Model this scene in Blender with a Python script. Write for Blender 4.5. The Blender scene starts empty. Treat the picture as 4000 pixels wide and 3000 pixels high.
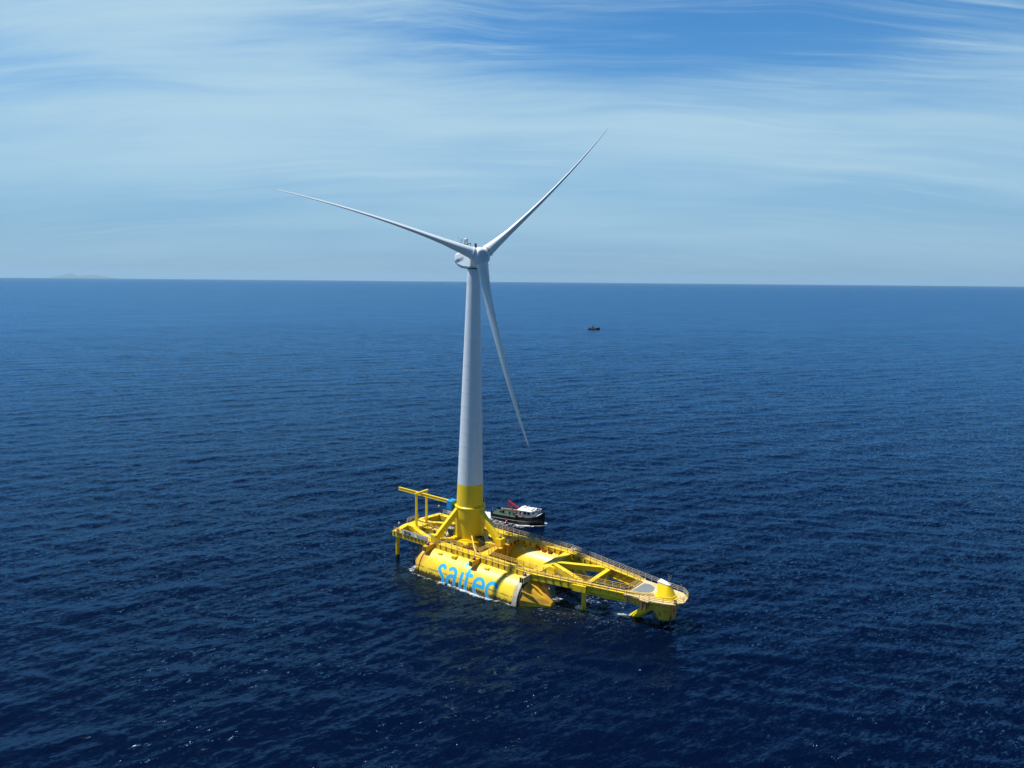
import bpy, bmesh, math, random
import numpy as np
from mathutils import Vector, Matrix
random.seed(7)
R = math.radians
S = bpy.context.scene
COL = S.collection

# ------------------------------------------------------------------ camera
CAM_H = 65.0
F_PX = 2851.9                       # focal length in pixels of a 4000 px wide frame
PITCH, ROLL = math.atan(400.0 / F_PX), R(0.5013)
fw = Vector((0, math.cos(PITCH), -math.sin(PITCH)))
up0 = Vector((0, math.sin(PITCH), math.cos(PITCH)))
r0 = Vector((1, 0, 0))
rt = math.cos(ROLL) * r0 + math.sin(ROLL) * up0
up = -math.sin(ROLL) * r0 + math.cos(ROLL) * up0
cd = bpy.data.cameras.new("camera")
cam = bpy.data.objects.new("camera", cd)
COL.objects.link(cam)
cd.sensor_fit = 'HORIZONTAL'
cd.sensor_width = 36.0
cd.lens = 36.0 * F_PX / 4000.0
cd.clip_start, cd.clip_end = 1.0, 300000.0
m = Matrix((rt, up, -fw)).transposed().to_4x4()
m.translation = (0, 0, CAM_H)
cam.matrix_world = m
S.camera = cam

# ------------------------------------------------------------------ sky and sun
SUN_EL, SUN_AZ = R(67.4), R(-83.0)          # azimuth from +Y, clockwise
sun_dir = Vector((math.sin(SUN_AZ) * math.cos(SUN_EL), math.cos(SUN_AZ) * math.cos(SUN_EL), math.sin(SUN_EL)))
ld = bpy.data.lights.new("sun", 'SUN')
ld.energy, ld.angle, ld.color = 5.0, R(0.53), (1.0, 0.955, 0.88)
sun = bpy.data.objects.new("sun", ld)
COL.objects.link(sun)
sun.rotation_euler = (-sun_dir).to_track_quat('-Z', 'Y').to_euler()
sun.location = (-60, 160, 150)

W = bpy.data.worlds.new("World")
S.world = W
W.use_nodes = True
nt = W.node_tree
nt.nodes.clear()


class NB:
    """small node-tree builder"""
    def __init__(self, tree): self.t = tree
    def n(self, typ, ins=None, **kw):
        nd = self.t.nodes.new(typ)
        for k, v in kw.items(): setattr(nd, k, v)
        for k, v in (ins or {}).items():
            sk = nd.inputs[k]
            if isinstance(v, bpy.types.NodeSocket): self.t.links.new(v, sk)
            else: sk.default_value = v
        return nd
    def math(self, op, a, b=0.0, clamp=False):
        return self.n('ShaderNodeMath', {0: a, 1: b}, operation=op, use_clamp=clamp).outputs[0]
    def vmath(self, op, a, b=(0, 0, 0)):
        return self.n('ShaderNodeVectorMath', {0: a, 1: b}, operation=op).outputs[0]
    def noise(self, vec, scale, detail=4.0, rough=0.5, out='Fac', dist=0.0):
        return self.n('ShaderNodeTexNoise', {'Vector': vec, 'Scale': scale, 'Detail': detail, 'Roughness': rough, 'Distortion': dist}).outputs[out]
    def ramp(self, v, a, b):
        return self.n('ShaderNodeMapRange', {0: v, 1: a, 2: b, 3: 0.0, 4: 1.0}, interpolation_type='SMOOTHSTEP').outputs[0]
    def mix(self, f, a, b):
        nd = self.n('ShaderNodeMix', data_type='RGBA')
        for k, v in ((0, f), (6, a), (7, b)):
            if isinstance(v, bpy.types.NodeSocket): self.t.links.new(v, nd.inputs[k])
            else: nd.inputs[k].default_value = v
        return nd.outputs[2]
    def mapping(self, vec, loc=(0, 0, 0), rot=(0, 0, 0), sc=(1, 1, 1)):
        return self.n('ShaderNodeMapping', {'Vector': vec, 'Location': loc, 'Rotation': rot, 'Scale': sc}).outputs[0]
    def sep(self, vec): return self.n('ShaderNodeSeparateXYZ', {0: vec}).outputs
    def comb(self, x, y, z): return self.n('ShaderNodeCombineXYZ', {0: x, 1: y, 2: z}).outputs[0]
    def link(self, a, b): self.t.links.new(a, b)


b = NB(nt)
sky = b.n('ShaderNodeTexSky', sky_type='NISHITA', sun_disc=False, sun_elevation=SUN_EL, sun_rotation=SUN_AZ,
          altitude=60.0, air_density=1.15, dust_density=0.35, ozone_density=3.0)
dirv = b.n('ShaderNodeTexCoord').outputs['Generated']
dx, dy, dz = b.sep(dirv)
# cirrus sheet: directions carried to a flat high layer
den = b.math('ADD', b.math('MAXIMUM', dz, 0.0), 0.16)
sheet = b.comb(b.math('DIVIDE', dx, den), b.math('DIVIDE', dy, den), 0.0)
warp = b.noise(sheet, 0.9, 2.0, 0.5, 'Color')
sheet2 = b.vmath('ADD', sheet, b.vmath('MULTIPLY', b.vmath('SUBTRACT', warp, (0.5, 0.5, 0.5)), (0.38, 0.38, 0.0)))
big = b.noise(b.mapping(sheet2, (3.1, 1.7, 0), (0, 0, R(-14)), (0.42, 0.95, 1)), 1.0, 3.0, 0.5)
wisp = b.noise(b.mapping(sheet2, (0.4, 5.2, 0), (0, 0, R(-20)), (0.5, 2.6, 1)), 1.5, 7.0, 0.62)
fine = b.noise(b.mapping(sheet2, (7.4, 2.2, 0), (0, 0, R(-24)), (1.0, 7.0, 1)), 2.2, 6.0, 0.65)
cl = b.math('ADD', b.math('MULTIPLY', big, 0.95), b.math('ADD', 0.31, b.math('MULTIPLY', b.math('SUBTRACT', wisp, 0.5), b.math('ADD', 0.22, b.math('MULTIPLY', b.ramp(dz, 0.10, 0.30), 0.5)))))
cl = b.math('ADD', cl, b.math('ADD', 0.075, b.math('MULTIPLY', b.math('SUBTRACT', fine, 0.5), b.math('MULTIPLY', b.ramp(dz, 0.12, 0.30), 0.26))))
def blob(a0, e0, wa, we):
    """soft patch of sky around azimuth tangent a0 and height e0"""
    ta = b.math('DIVIDE', b.math('SUBTRACT', b.math('DIVIDE', dx, b.math('MAXIMUM', dy, 0.05)), a0), wa)
    te = b.math('DIVIDE', b.math('SUBTRACT', dz, e0), we)
    q = b.math('ADD', b.math('MULTIPLY', ta, ta), b.math('MULTIPLY', te, te))
    return b.math('POWER', 2.718, b.math('MULTIPLY', q, -1.0))
cl = b.math('SUBTRACT', cl, b.math('MULTIPLY', blob(0.30, 0.290, 0.52, 0.055), 0.32))
cl = b.math('SUBTRACT', cl, b.math('MULTIPLY', blob(-0.52, 0.225, 0.20, 0.018), 0.10))
cl = b.math('ADD', cl, b.math('MULTIPLY', blob(0.45, 0.19, 0.5, 0.06), 0.16))
cl = b.math('ADD', cl, b.math('MULTIPLY', blob(-0.50, 0.30, 0.36, 0.09), 0.24))
fil = b.noise(b.mapping(sheet2, (2.3, 9.1, 0), (0, 0, R(-10)), (0.55, 6.0, 1)), 1.6, 9.0, 0.68, 'Fac', 0.5)
filp = b.ramp(b.noise(b.mapping(sheet2, (5.0, 1.0, 0), (0, 0, R(-16)), (0.6, 1.2, 1)), 1.3, 2.0), 0.42, 0.62)
fil = b.math('MULTIPLY', b.math('MULTIPLY', b.ramp(fil, 0.43, 0.72), b.math('ADD', 0.35, b.math('MULTIPLY', filp, 0.65))), 0.72)
cmask = b.math('MULTIPLY', b.ramp(cl, 0.60, 1.16), 0.92)
cmask = b.math('SUBTRACT', 1.0, b.math('MULTIPLY', b.math('SUBTRACT', 1.0, cmask), b.math('SUBTRACT', 1.0, fil)))
cmask = b.math('MULTIPLY', cmask, b.math('ADD', 0.5, b.math('MULTIPLY', b.ramp(dz, 0.03, 0.17), 0.5)))
cmask = b.math('MULTIPLY', cmask, b.math('SUBTRACT', 1.0, b.math('MULTIPLY', b.ramp(dz, 0.33, 0.52), 0.88)))
skyc = b.n('ShaderNodeMix', data_type='RGBA', blend_type='MULTIPLY')
skyc.inputs[0].default_value = 1.0
b.link(sky.outputs[0], skyc.inputs[6])
skyc.inputs[7].default_value = (0.36, 0.90, 1.30, 1)
clear = b.mix(b.ramp(dz, -0.02, 0.34), (2.75, 4.85, 7.0, 1), skyc.outputs[2])
zen = b.math('SUBTRACT', 1.0, b.math('MULTIPLY', b.ramp(dz, 0.30, 0.60), 0.62))
clear = b.n('ShaderNodeVectorMath', {0: clear, 'Scale': zen}, operation='SCALE').outputs[0]
allc = b.mix(cmask, clear, (4.75, 6.95, 8.35, 1))
# unseen sky behind the camera darkened and blued to deepen shade facing it
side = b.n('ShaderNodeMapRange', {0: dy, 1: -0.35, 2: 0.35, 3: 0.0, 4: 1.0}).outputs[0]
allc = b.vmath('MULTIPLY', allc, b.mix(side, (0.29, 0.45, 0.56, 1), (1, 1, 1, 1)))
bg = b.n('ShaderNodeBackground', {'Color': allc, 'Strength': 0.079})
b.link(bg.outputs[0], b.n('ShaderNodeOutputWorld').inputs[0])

S.view_settings.view_transform = 'Standard'
S.view_settings.look = 'None'
S.view_settings.exposure = 0.30
S.view_settings.gamma = 1.0
S.cycles.max_bounces = 6
S.cycles.volume_bounces = 0
S.cycles.use_denoising = True

# ------------------------------------------------------------------ platform frame (the float sits slightly trimmed)
YAW, TU, TV = R(-36.32), R(-1.04), R(0.62)
ORG = Vector((-9.59, 162.66, 0.0))
U = Vector((math.cos(YAW) * math.cos(TU), math.sin(YAW) * math.cos(TU), math.sin(TU)))
_v0 = Vector((-math.sin(YAW), math.cos(YAW), 0))
_w = U.cross(_v0)
V = _v0 * math.cos(TV) + _w * math.sin(TV)
N = U.cross(V)
PM = Matrix((U, V, N)).transposed().to_4x4()
PM.translation = ORG
def to_world(p): return PM @ Vector(p)
ZD = 6.41                                   # deck level above the water plane


# ------------------------------------------------------------------ mesh helpers
class MB:
    def __init__(self): self.v, self.f, self.s = [], [], []
    def add(self, vs, fs, smooth=False):
        o = len(self.v)
        self.v += [tuple(p) for p in vs]
        self.f += [tuple(i + o for i in q) for q in fs]
        self.s += [smooth] * len(fs)
        return self
    def box(self, a, c):
        x0, y0, z0 = a; x1, y1, z1 = c
        return self.prism([(x0, y0), (x1, y0), (x1, y1), (x0, y1)], z0, z1)
    def prism(self, poly, z0, z1):
        n = len(poly)
        ar = sum(poly[i][0] * poly[(i + 1) % n][1] - poly[(i + 1) % n][0] * poly[i][1] for i in range(n))
        if ar < 0: poly = poly[::-1]
        vs = [(x, y, z0) for x, y in poly] + [(x, y, z1) for x, y in poly]
        fs = [tuple(range(n))[::-1], tuple(range(n, 2 * n))]
        fs += [(i, (i + 1) % n, n + (i + 1) % n, n + i) for i in range(n)]
        return self.add(vs, fs)
    def beam(self, p, q, w, h, side=None):
        """rectangular bar from p to q: w across, h in height, centred"""
        p, q = Vector(p), Vector(q)
        d = (q - p).normalized()
        sd = Vector(side) if side else d.cross(Vector((0, 0, 1)))
        if sd.length < 1e-4: sd = Vector((1, 0, 0))
        sd = (sd - d * sd.dot(d)).normalized()
        t = sd.cross(d)
        c = [(-w / 2, -h / 2), (w / 2, -h / 2), (w / 2, h / 2), (-w / 2, h / 2)]
        vs = [p + sd * a + t * e for a, e in c] + [q + sd * a + t * e for a, e in c]
        fs = [(3, 2, 1, 0), (4, 5, 6, 7)] + [(i, (i + 1) % 4, 4 + (i + 1) % 4, 4 + i) for i in range(4)]
        return self.add(vs, fs)
    def rings(self, rings, smooth=True, cap0=True, cap1=True, closed=True):
        n = len(rings[0])
        vs = [p for r in rings for p in r]
        fs = []
        for k in range(len(rings) - 1):
            for i in range(n if closed else n - 1):
                j = (i + 1) % n
                fs.append((k * n + i, k * n + j, (k + 1) * n + j, (k + 1) * n + i))
        self.add(vs, fs, smooth)
        if cap0: self.add(rings[0], [tuple(range(n))[::-1]])
        if cap1: self.add(rings[-1], [tuple(range(n))])
        return self
    def tube(self, p, q, r, r2=None, n=12, smooth=True):
        return self.lathe(p, Vector(q) - Vector(p), [(0, r), ((Vector(q) - Vector(p)).length, r if r2 is None else r2)], n, smooth)
    def lathe(self, base, axis, prof, n=24, smooth=True):
        base, ax = Vector(base), Vector(axis).normalized()
        s = ax.cross(Vector((0, 0, 1)) if abs(ax.z) < 0.9 else Vector((1, 0, 0))).normalized()
        t = ax.cross(s)
        # every step of the profile gets its own rings so edges stay crisp
        seg = []
        for (h0, ra), (h1, rb) in zip(prof[:-1], prof[1:]):
            seg.append((h0, ra, h1, rb))
        def ring(h, r): return [base + ax * h + (s * math.cos(a) + t * math.sin(a)) * max(r, 1e-4) for a in (2 * math.pi * i / n for i in range(n))]
        for i, (h0, ra, h1, rb) in enumerate(seg):
            self.rings([ring(h0, ra), ring(h1, rb)], smooth, i == 0, i == len(seg) - 1)
        return self
    def pipe(self, pts, r, n=8):
        pts = [Vector(p) for p in pts]
        rs = []
        for i, p in enumerate(pts):
            d = (pts[min(i + 1, len(pts) - 1)] - pts[max(i - 1, 0)]).normalized()
            s = d.cross(Vector((0, 0, 1)) if abs(d.z) < 0.95 else Vector((1, 0, 0))).normalized()
            t = d.cross(s)
            rs.append([p + (s * math.cos(a) + t * math.sin(a)) * r for a in (2 * math.pi * k / n for k in range(n))])
        return self.rings(rs)
    def hull(self, pts, smooth=False):
        bm = bmesh.new()
        for p in pts: bm.verts.new(p)
        r = bmesh.ops.convex_hull(bm, input=bm.verts)
        bmesh.ops.delete(bm, geom=[g for g in r['geom_interior'] if isinstance(g, bmesh.types.BMVert)], context='VERTS')
        bmesh.ops.dissolve_limit(bm, angle_limit=R(1.0), verts=bm.verts, edges=bm.edges)
        bmesh.ops.recalc_face_normals(bm, faces=bm.faces)
        bm.verts.index_update()
        self.add([v.co.copy() for v in bm.verts], [[v.index for v in f.verts] for f in bm.faces], smooth)
        bm.free()
        return self
    def torus(self, c, axis, Rr, r, n=20, k=8):
        c, ax = Vector(c), Vector(axis).normalized()
        s = ax.cross(Vector((0, 0, 1)) if abs(ax.z) < 0.9 else Vector((1, 0, 0))).normalized()
        t = ax.cross(s)
        rs = []
        for i in range(n + 1):
            a = 2 * math.pi * i / n
            o = s * math.cos(a) + t * math.sin(a)
            rs.append([c + o * (Rr + r * math.cos(e)) + ax * r * math.sin(e) for e in (2 * math.pi * j / k for j in range(k))])
        return self.rings(rs, True, False, False)
    def ball(self, c, r, n=14, k=8):
        c = Vector(c)
        rs = [[c + Vector((r * math.sin(p) * math.cos(2 * math.pi * i / n), r * math.sin(p) * math.sin(2 * math.pi * i / n), r * math.cos(p))) for i in range(n)]
              for p in (math.pi - 0.02 - (math.pi - 0.04) * j / k for j in range(k + 1))]
        return self.rings(rs)
    def build(self, name, mat, parent=None, bevel=0.0, loc=None):
        me = bpy.data.meshes.new(name)
        me.from_pydata(self.v, [], self.f)
        me.polygons.foreach_set('use_smooth', self.s)
        me.materials.append(mat)
        me.update()
        o = bpy.data.objects.new(name, me)
        COL.objects.link(o)
        if parent: o.parent = parent
        if loc: o.location = loc
        if bevel:
            mo = o.modifiers.new('bevel', 'BEVEL')
            mo.width, mo.segments, mo.limit_method = bevel, 2, 'ANGLE'
        return o


def tag(o, label=None, cat=None, group=None, kind=None):
    for k, v in (('label', label), ('category', cat), ('group', group), ('kind', kind)):
        if v: o[k] = v
    return o


def thing(name, label, cat, mat4=None, group=None):
    o = bpy.data.objects.new(name, None)
    COL.objects.link(o)
    o.empty_display_size = 0.5
    if mat4 is not None: o.matrix_world = mat4
    return tag(o, label, cat, group)


def at(p, rz=0.0):
    """matrix of a thing standing at platform point p"""
    return PM @ Matrix.Translation(Vector(p)) @ Matrix.Rotation(rz, 4, 'Z')


def copy_tree(o, parent=None):
    c = o.copy()
    COL.objects.link(c)
    if parent: c.parent = parent
    for ch in list(o.children): copy_tree(ch, c)
    return c


# ------------------------------------------------------------------ materials
def new_mat(name):
    mt = bpy.data.materials.new(name)
    mt.use_nodes = True
    mt.node_tree.nodes.clear()
    return mt, NB(mt.node_tree)


def finish(nb, ins):
    p = nb.n('ShaderNodeBsdfPrincipled', ins)
    nb.link(p.outputs[0], nb.n('ShaderNodeOutputMaterial').inputs[0])
    return p


def paint(name, col, rough=0.45, var=0.12, dirt=None, dirt_amt=0.0, dirt_scale=1.2, metallic=0.0, spec=0.5, streak=True, bump=0.0):
    mt, nb = new_mat(name)
    oc = nb.n('ShaderNodeTexCoord').outputs['Object']
    n1 = nb.noise(oc, 0.55, 5.0, 0.6)
    c2 = tuple(x * (1 - var) for x in col)
    c = nb.mix(nb.ramp(n1, 0.35, 0.7), (*col, 1), (*c2, 1))
    if dirt:
        st = nb.mapping(oc, sc=(1.3, 1.3, 0.22) if streak else (1, 1, 1))
        a = nb.noise(st, dirt_scale, 7.0, 0.68)
        bb = nb.noise(oc, 0.35, 3.0, 0.5)
        mk = nb.math('MULTIPLY', nb.ramp(a, 0.49, 0.66), nb.ramp(bb, 0.40, 0.56))
        c = nb.mix(nb.math('MULTIPLY', mk, dirt_amt, True), c, (*dirt, 1))
    ins = {'Base Color': c, 'Roughness': nb.math('ADD', rough, nb.math('MULTIPLY', nb.math('SUBTRACT', n1, 0.5), 0.25)), 'Metallic': metallic, 'Specular IOR Level': spec}
    if bump:
        bp = nb.n('ShaderNodeBump', {'Height': nb.noise(oc, 6.0, 4.0), 'Strength': bump, 'Distance': 0.05})
        ins['Normal'] = bp.outputs[0]
    finish(nb, ins)
    return mt


YEL = (0.87, 0.625, 0.014)
RUST = (0.26, 0.075, 0.015)
M = {}
M['yellow'] = paint('yellow_steel_paint', YEL, 0.42, 0.10, RUST, 0.75, 1.1)
M['yellow_clean'] = paint('clean_yellow_paint', (0.86, 0.61, 0.008), 0.38, 0.06)
M['yellow_rusty'] = paint('rusty_yellow_paint', (0.72, 0.42, 0.03), 0.55, 0.2, RUST, 1.0, 1.6)
M['deck_cream'] = paint('cream_deck_paint', (0.68, 0.53, 0.27), 0.6, 0.15, (0.30, 0.12, 0.05), 0.6, 1.4, streak=False)
M['brown_deck'] = paint('brown_deck_plate', (0.10, 0.052, 0.008), 0.7, 0.3)
M['rail'] = paint('weathered_rail_paint', (0.66, 0.47, 0.13), 0.5, 0.2, RUST, 0.7, 2.0)
M['white'] = paint('white_gelcoat', (0.70, 0.77, 0.83), 0.35, 0.05)
M['tower_white'] = paint('tower_grey_white_paint', (0.64, 0.71, 0.78), 0.40, 0.05)
M['white_paint'] = paint('white_paint', (0.80, 0.80, 0.78), 0.45, 0.06)
M['grey_grating'] = paint('grey_grating', (0.27, 0.28, 0.27), 0.8, 0.3, bump=0.4)
M['slate'] = paint('slate_grey_deck_coating', (0.17, 0.20, 0.23), 0.8, 0.1)
M['black'] = paint('black_rubber', (0.012, 0.012, 0.014), 0.6, 0.3)
M['dark_metal'] = paint('dark_metal', (0.05, 0.05, 0.055), 0.5, 0.3)
M['galv'] = paint('galvanised_steel', (0.42, 0.42, 0.40), 0.5, 0.2, metallic=0.4)
M['blue'] = paint('blue_paint', (0.01, 0.26, 0.62), 0.45, 0.06)
M['letter_blue'] = paint('light_blue_lettering_paint', (0.02, 0.42, 0.78), 0.42, 0.08, (0.25, 0.24, 0.10), 0.5, 1.5)
M['letter_edge'] = paint('pale_lettering_outline_paint', (0.66, 0.68, 0.40), 0.45, 0.08)
M['banner'] = paint('banner_fabric', (0.68, 0.66, 0.66), 0.75, 0.08)
M['ink'] = paint('printed_ink', (0.02, 0.022, 0.03), 0.6, 0.1)
M['ink_grey'] = paint('grey_printed_ink', (0.16, 0.18, 0.24), 0.6, 0.1)
M['ink_blue'] = paint('navy_lettering', (0.03, 0.06, 0.13), 0.5, 0.1)
M['orange'] = paint('orange_buoyancy_plastic', (0.75, 0.16, 0.03), 0.5, 0.1)
M['red'] = paint('red_crane_paint', (0.48, 0.03, 0.035), 0.4, 0.2)
M['pink_red'] = paint('red_plastic', (0.70, 0.07, 0.07), 0.4, 0.1)
M['hull_black'] = paint('black_boat_paint', (0.010, 0.011, 0.015), 0.35, 0.3)
M['deck_green'] = paint('green_deck_paint', (0.035, 0.085, 0.055), 0.7, 0.3, (0.02, 0.03, 0.02), 0.8, 0.9, streak=False)
M['glass'] = paint('dark_window_glass', (0.012, 0.016, 0.02), 0.08, 0.1)
M['green_mach'] = paint('green_machinery', (0.02, 0.06, 0.045), 0.5, 0.3)
M['skin'] = paint('skin', (0.42, 0.24, 0.16), 0.6, 0.05)
M['hair'] = paint('dark_hair', (0.02, 0.015, 0.01), 0.6, 0.1)
M['cloth_white'] = paint('pale_shirt_cloth', (0.55, 0.53, 0.48), 0.9, 0.1)
M['cloth_dark'] = paint('dark_trouser_cloth', (0.02, 0.022, 0.03), 0.9, 0.1)

# hull concrete: painted yellow, chalky top, old waterline, growth at the water
HULL_R, HULL_Z, HULL_V = 5.0, 0.49, 7.18
def hull_mat(name, side):
    mt, nb = new_mat(name)
    oc = nb.n('ShaderNodeTexCoord').outputs['Object']
    x, y, z = nb.sep(oc)
    n1 = nb.noise(oc, 0.4, 5.0, 0.6)
    c = nb.mix(nb.ramp(n1, 0.35, 0.7), (0.88, 0.67, 0.03, 1), (0.80, 0.565, 0.015, 1))
    # chalking near the crown
    chalk = nb.math('MULTIPLY', nb.ramp(nb.math('ADD', z, nb.math('MULTIPLY', nb.math('SUBTRACT', n1, 0.5), 2.0)), 3.2, 5.4), 0.30)
    c = nb.mix(chalk, c, (0.80, 0.66, 0.30, 1))
    # rust running down from the walkway stanchions and rings
    stv = nb.mapping(oc, sc=(1.6, 0.10, 0.12))
    sa = nb.noise(stv, 1.6, 6.0, 0.7)
    hi = nb.ramp(z, 2.6, 5.3)
    c = nb.mix(nb.math('MULTIPLY', nb.math('MULTIPLY', nb.ramp(sa, 0.50, 0.70), hi), 0.80), c, (0.45, 0.17, 0.03, 1))
    # rust beside the end rings and the middle joint
    for xc, wd in ((-4.6, 2.2), (9.2, 0.9), (21.6, 1.3)):
        dd = nb.math('ABSOLUTE', nb.math('SUBTRACT', x, xc))
        mk = nb.math('SUBTRACT', 1.0, nb.ramp(nb.math('ADD', dd, nb.math('MULTIPLY', sa, 0.6)), 0.2, wd))
        c = nb.mix(nb.math('MULTIPLY', nb.math('MULTIPLY', mk, nb.ramp(z, 0.6, 4.2)), 0.85), c, (0.60, 0.25, 0.035, 1))
    # arc position on the near flank of the cylinder
    wob = nb.noise(nb.mapping(oc, sc=(1, 0.3, 0.3)), 1.2, 5.0, 0.65)
    zz = nb.math('ADD', z, nb.math('MULTIPLY', nb.math('SUBTRACT', wob, 0.5), 0.55))
    # below the old waterline the paint is a deeper yellow
    below = nb.math('SUBTRACT', 1.0, nb.ramp(zz, 2.05, 2.2))
    c = nb.mix(nb.math('MULTIPLY', below, 0.35), c, (0.80, 0.44, 0.006, 1))
    line = nb.math('MULTIPLY', nb.ramp(zz, 1.98, 2.10), nb.math('SUBTRACT', 1.0, nb.ramp(zz, 2.16, 2.36)))
    brk = nb.ramp(nb.noise(oc, 0.8, 5.0, 0.6), 0.36, 0.55)
    c = nb.mix(nb.math('MULTIPLY', nb.math('MULTIPLY', line, brk), 0.85), c, (0.16, 0.10, 0.03, 1))
    # growth at the water
    g = nb.noise(nb.mapping(oc, sc=(1.0, 0.5, 0.35)), 2.6, 7.0, 0.72)
    zg = nb.math('SUBTRACT', z, nb.math('MULTIPLY', g, 2.9))
    alg = nb.math('SUBTRACT', 1.0, nb.ramp(zg, -0.30, 0.0))
    c = nb.mix(nb.math('MULTIPLY', alg, 0.93), c, (0.030, 0.024, 0.012, 1))
    # faint formwork joints round the cylinder
    for xc in (-2.85, 3.0, 8.45, 15.2):
        dd = nb.math('ABSOLUTE', nb.math('SUBTRACT', x, xc))
        c = nb.mix(nb.math('MULTIPLY', nb.math('SUBTRACT', 1.0, nb.ramp(dd, 0.02, 0.09)), 0.4), c, (0.40, 0.22, 0.05, 1))
    bp = nb.n('ShaderNodeBump', {'Height': nb.noise(oc, 0.9, 3.0), 'Strength': 0.12, 'Distance': 0.12})
    finish(nb, {'Base Color': c, 'Roughness': 0.30, 'Normal': bp.outputs[0], 'Specular IOR Level': 0.8})
    return mt
M['hull'] = hull_mat('painted_concrete_hull', -1)

# cones: same paint with a muddy waterline band
def cone_mat():
    mt, nb = new_mat('stained_cone_paint')
    oc = nb.n('ShaderNodeTexCoord').outputs['Object']
    x, y, z = nb.sep(oc)
    n1 = nb.noise(oc, 0.7, 6.0, 0.65)
    c = nb.mix(nb.ramp(n1, 0.4, 0.65), (0.74, 0.47, 0.02, 1), (0.60, 0.30, 0.03, 1))
    zz = nb.math('ADD', z, nb.math('MULTIPLY', nb.math('SUBTRACT', n1, 0.5), 1.6))
    mid = nb.math('MULTIPLY', nb.ramp(zz, 0.9, 1.3), nb.math('SUBTRACT', 1.0, nb.ramp(zz, 1.9, 2.3)))
    c = nb.mix(nb.math('MULTIPLY', mid, 0.5), c, (0.36, 0.15, 0.03, 1))
    g = nb.noise(oc, 2.4, 7.0, 0.7)
    alg = nb.math('SUBTRACT', 1.0, nb.ramp(nb.math('SUBTRACT', z, nb.math('MULTIPLY', g, 1.6)), -0.6, -0.2))
    c = nb.mix(nb.math('MULTIPLY', alg, 0.9), c, (0.03, 0.03, 0.012, 1))
    finish(nb, {'Base Color': c, 'Roughness': 0.5})
    return mt
M['cone'] = cone_mat()

# legs: yellow above, black growth at the water
def leg_mat():
    mt, nb = new_mat('leg_paint_with_growth')
    oc = nb.n('ShaderNodeTexCoord').outputs['Object']
    z = nb.sep(oc)[2]
    n1 = nb.noise(oc, 1.5, 5.0, 0.6)
    c = nb.mix(n1, (0.84, 0.56, 0.01, 1), (0.72, 0.45, 0.02, 1))
    zz = nb.math('ADD', z, nb.math('MULTIPLY', nb.math('SUBTRACT', n1, 0.5), 0.5))
    c = nb.mix(nb.math('SUBTRACT', 1.0, nb.ramp(zz, 0.55, 0.75)), c, (0.018, 0.02, 0.014, 1))
    finish(nb, {'Base Color': c, 'Roughness': 0.45})
    return mt
M['leg'] = leg_mat()

# stanchions: pale above the deck edge, rusted where they are bolted on below it
def post_mat():
    mt, nb = new_mat('stanchion_paint')
    oc = nb.n('ShaderNodeTexCoord').outputs['Object']
    z = nb.sep(oc)[2]
    c = nb.mix(nb.ramp(z, -0.15, 0.05), (0.20, 0.075, 0.02, 1), (0.60, 0.43, 0.14, 1))
    finish(nb, {'Base Color': c, 'Roughness': 0.55})
    return mt
M['post'] = post_mat()

# ------------------------------------------------------------------ sea
def seg_dist(px, py, ax, ay, bx, by):
    vx, vy = bx - ax, by - ay
    t = np.clip(((px - ax) * vx + (py - ay) * vy) / (vx * vx + vy * vy), 0, 1)
    return np.hypot(px - ax - t * vx, py - ay - t * vy), t

BOAT_C, BOAT_H = Vector((1.9, 193.6, 0)), math.atan2(-6.2, 13.2)     # work boat position and heading
FB_C, FB_H = Vector((113.6, 1017.8, 0)), math.atan2(-4.0, 16.0)
bd = Vector((math.cos(BOAT_H), math.sin(BOAT_H), 0))
fbd = Vector((math.cos(FB_H), math.sin(FB_H), 0))

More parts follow.
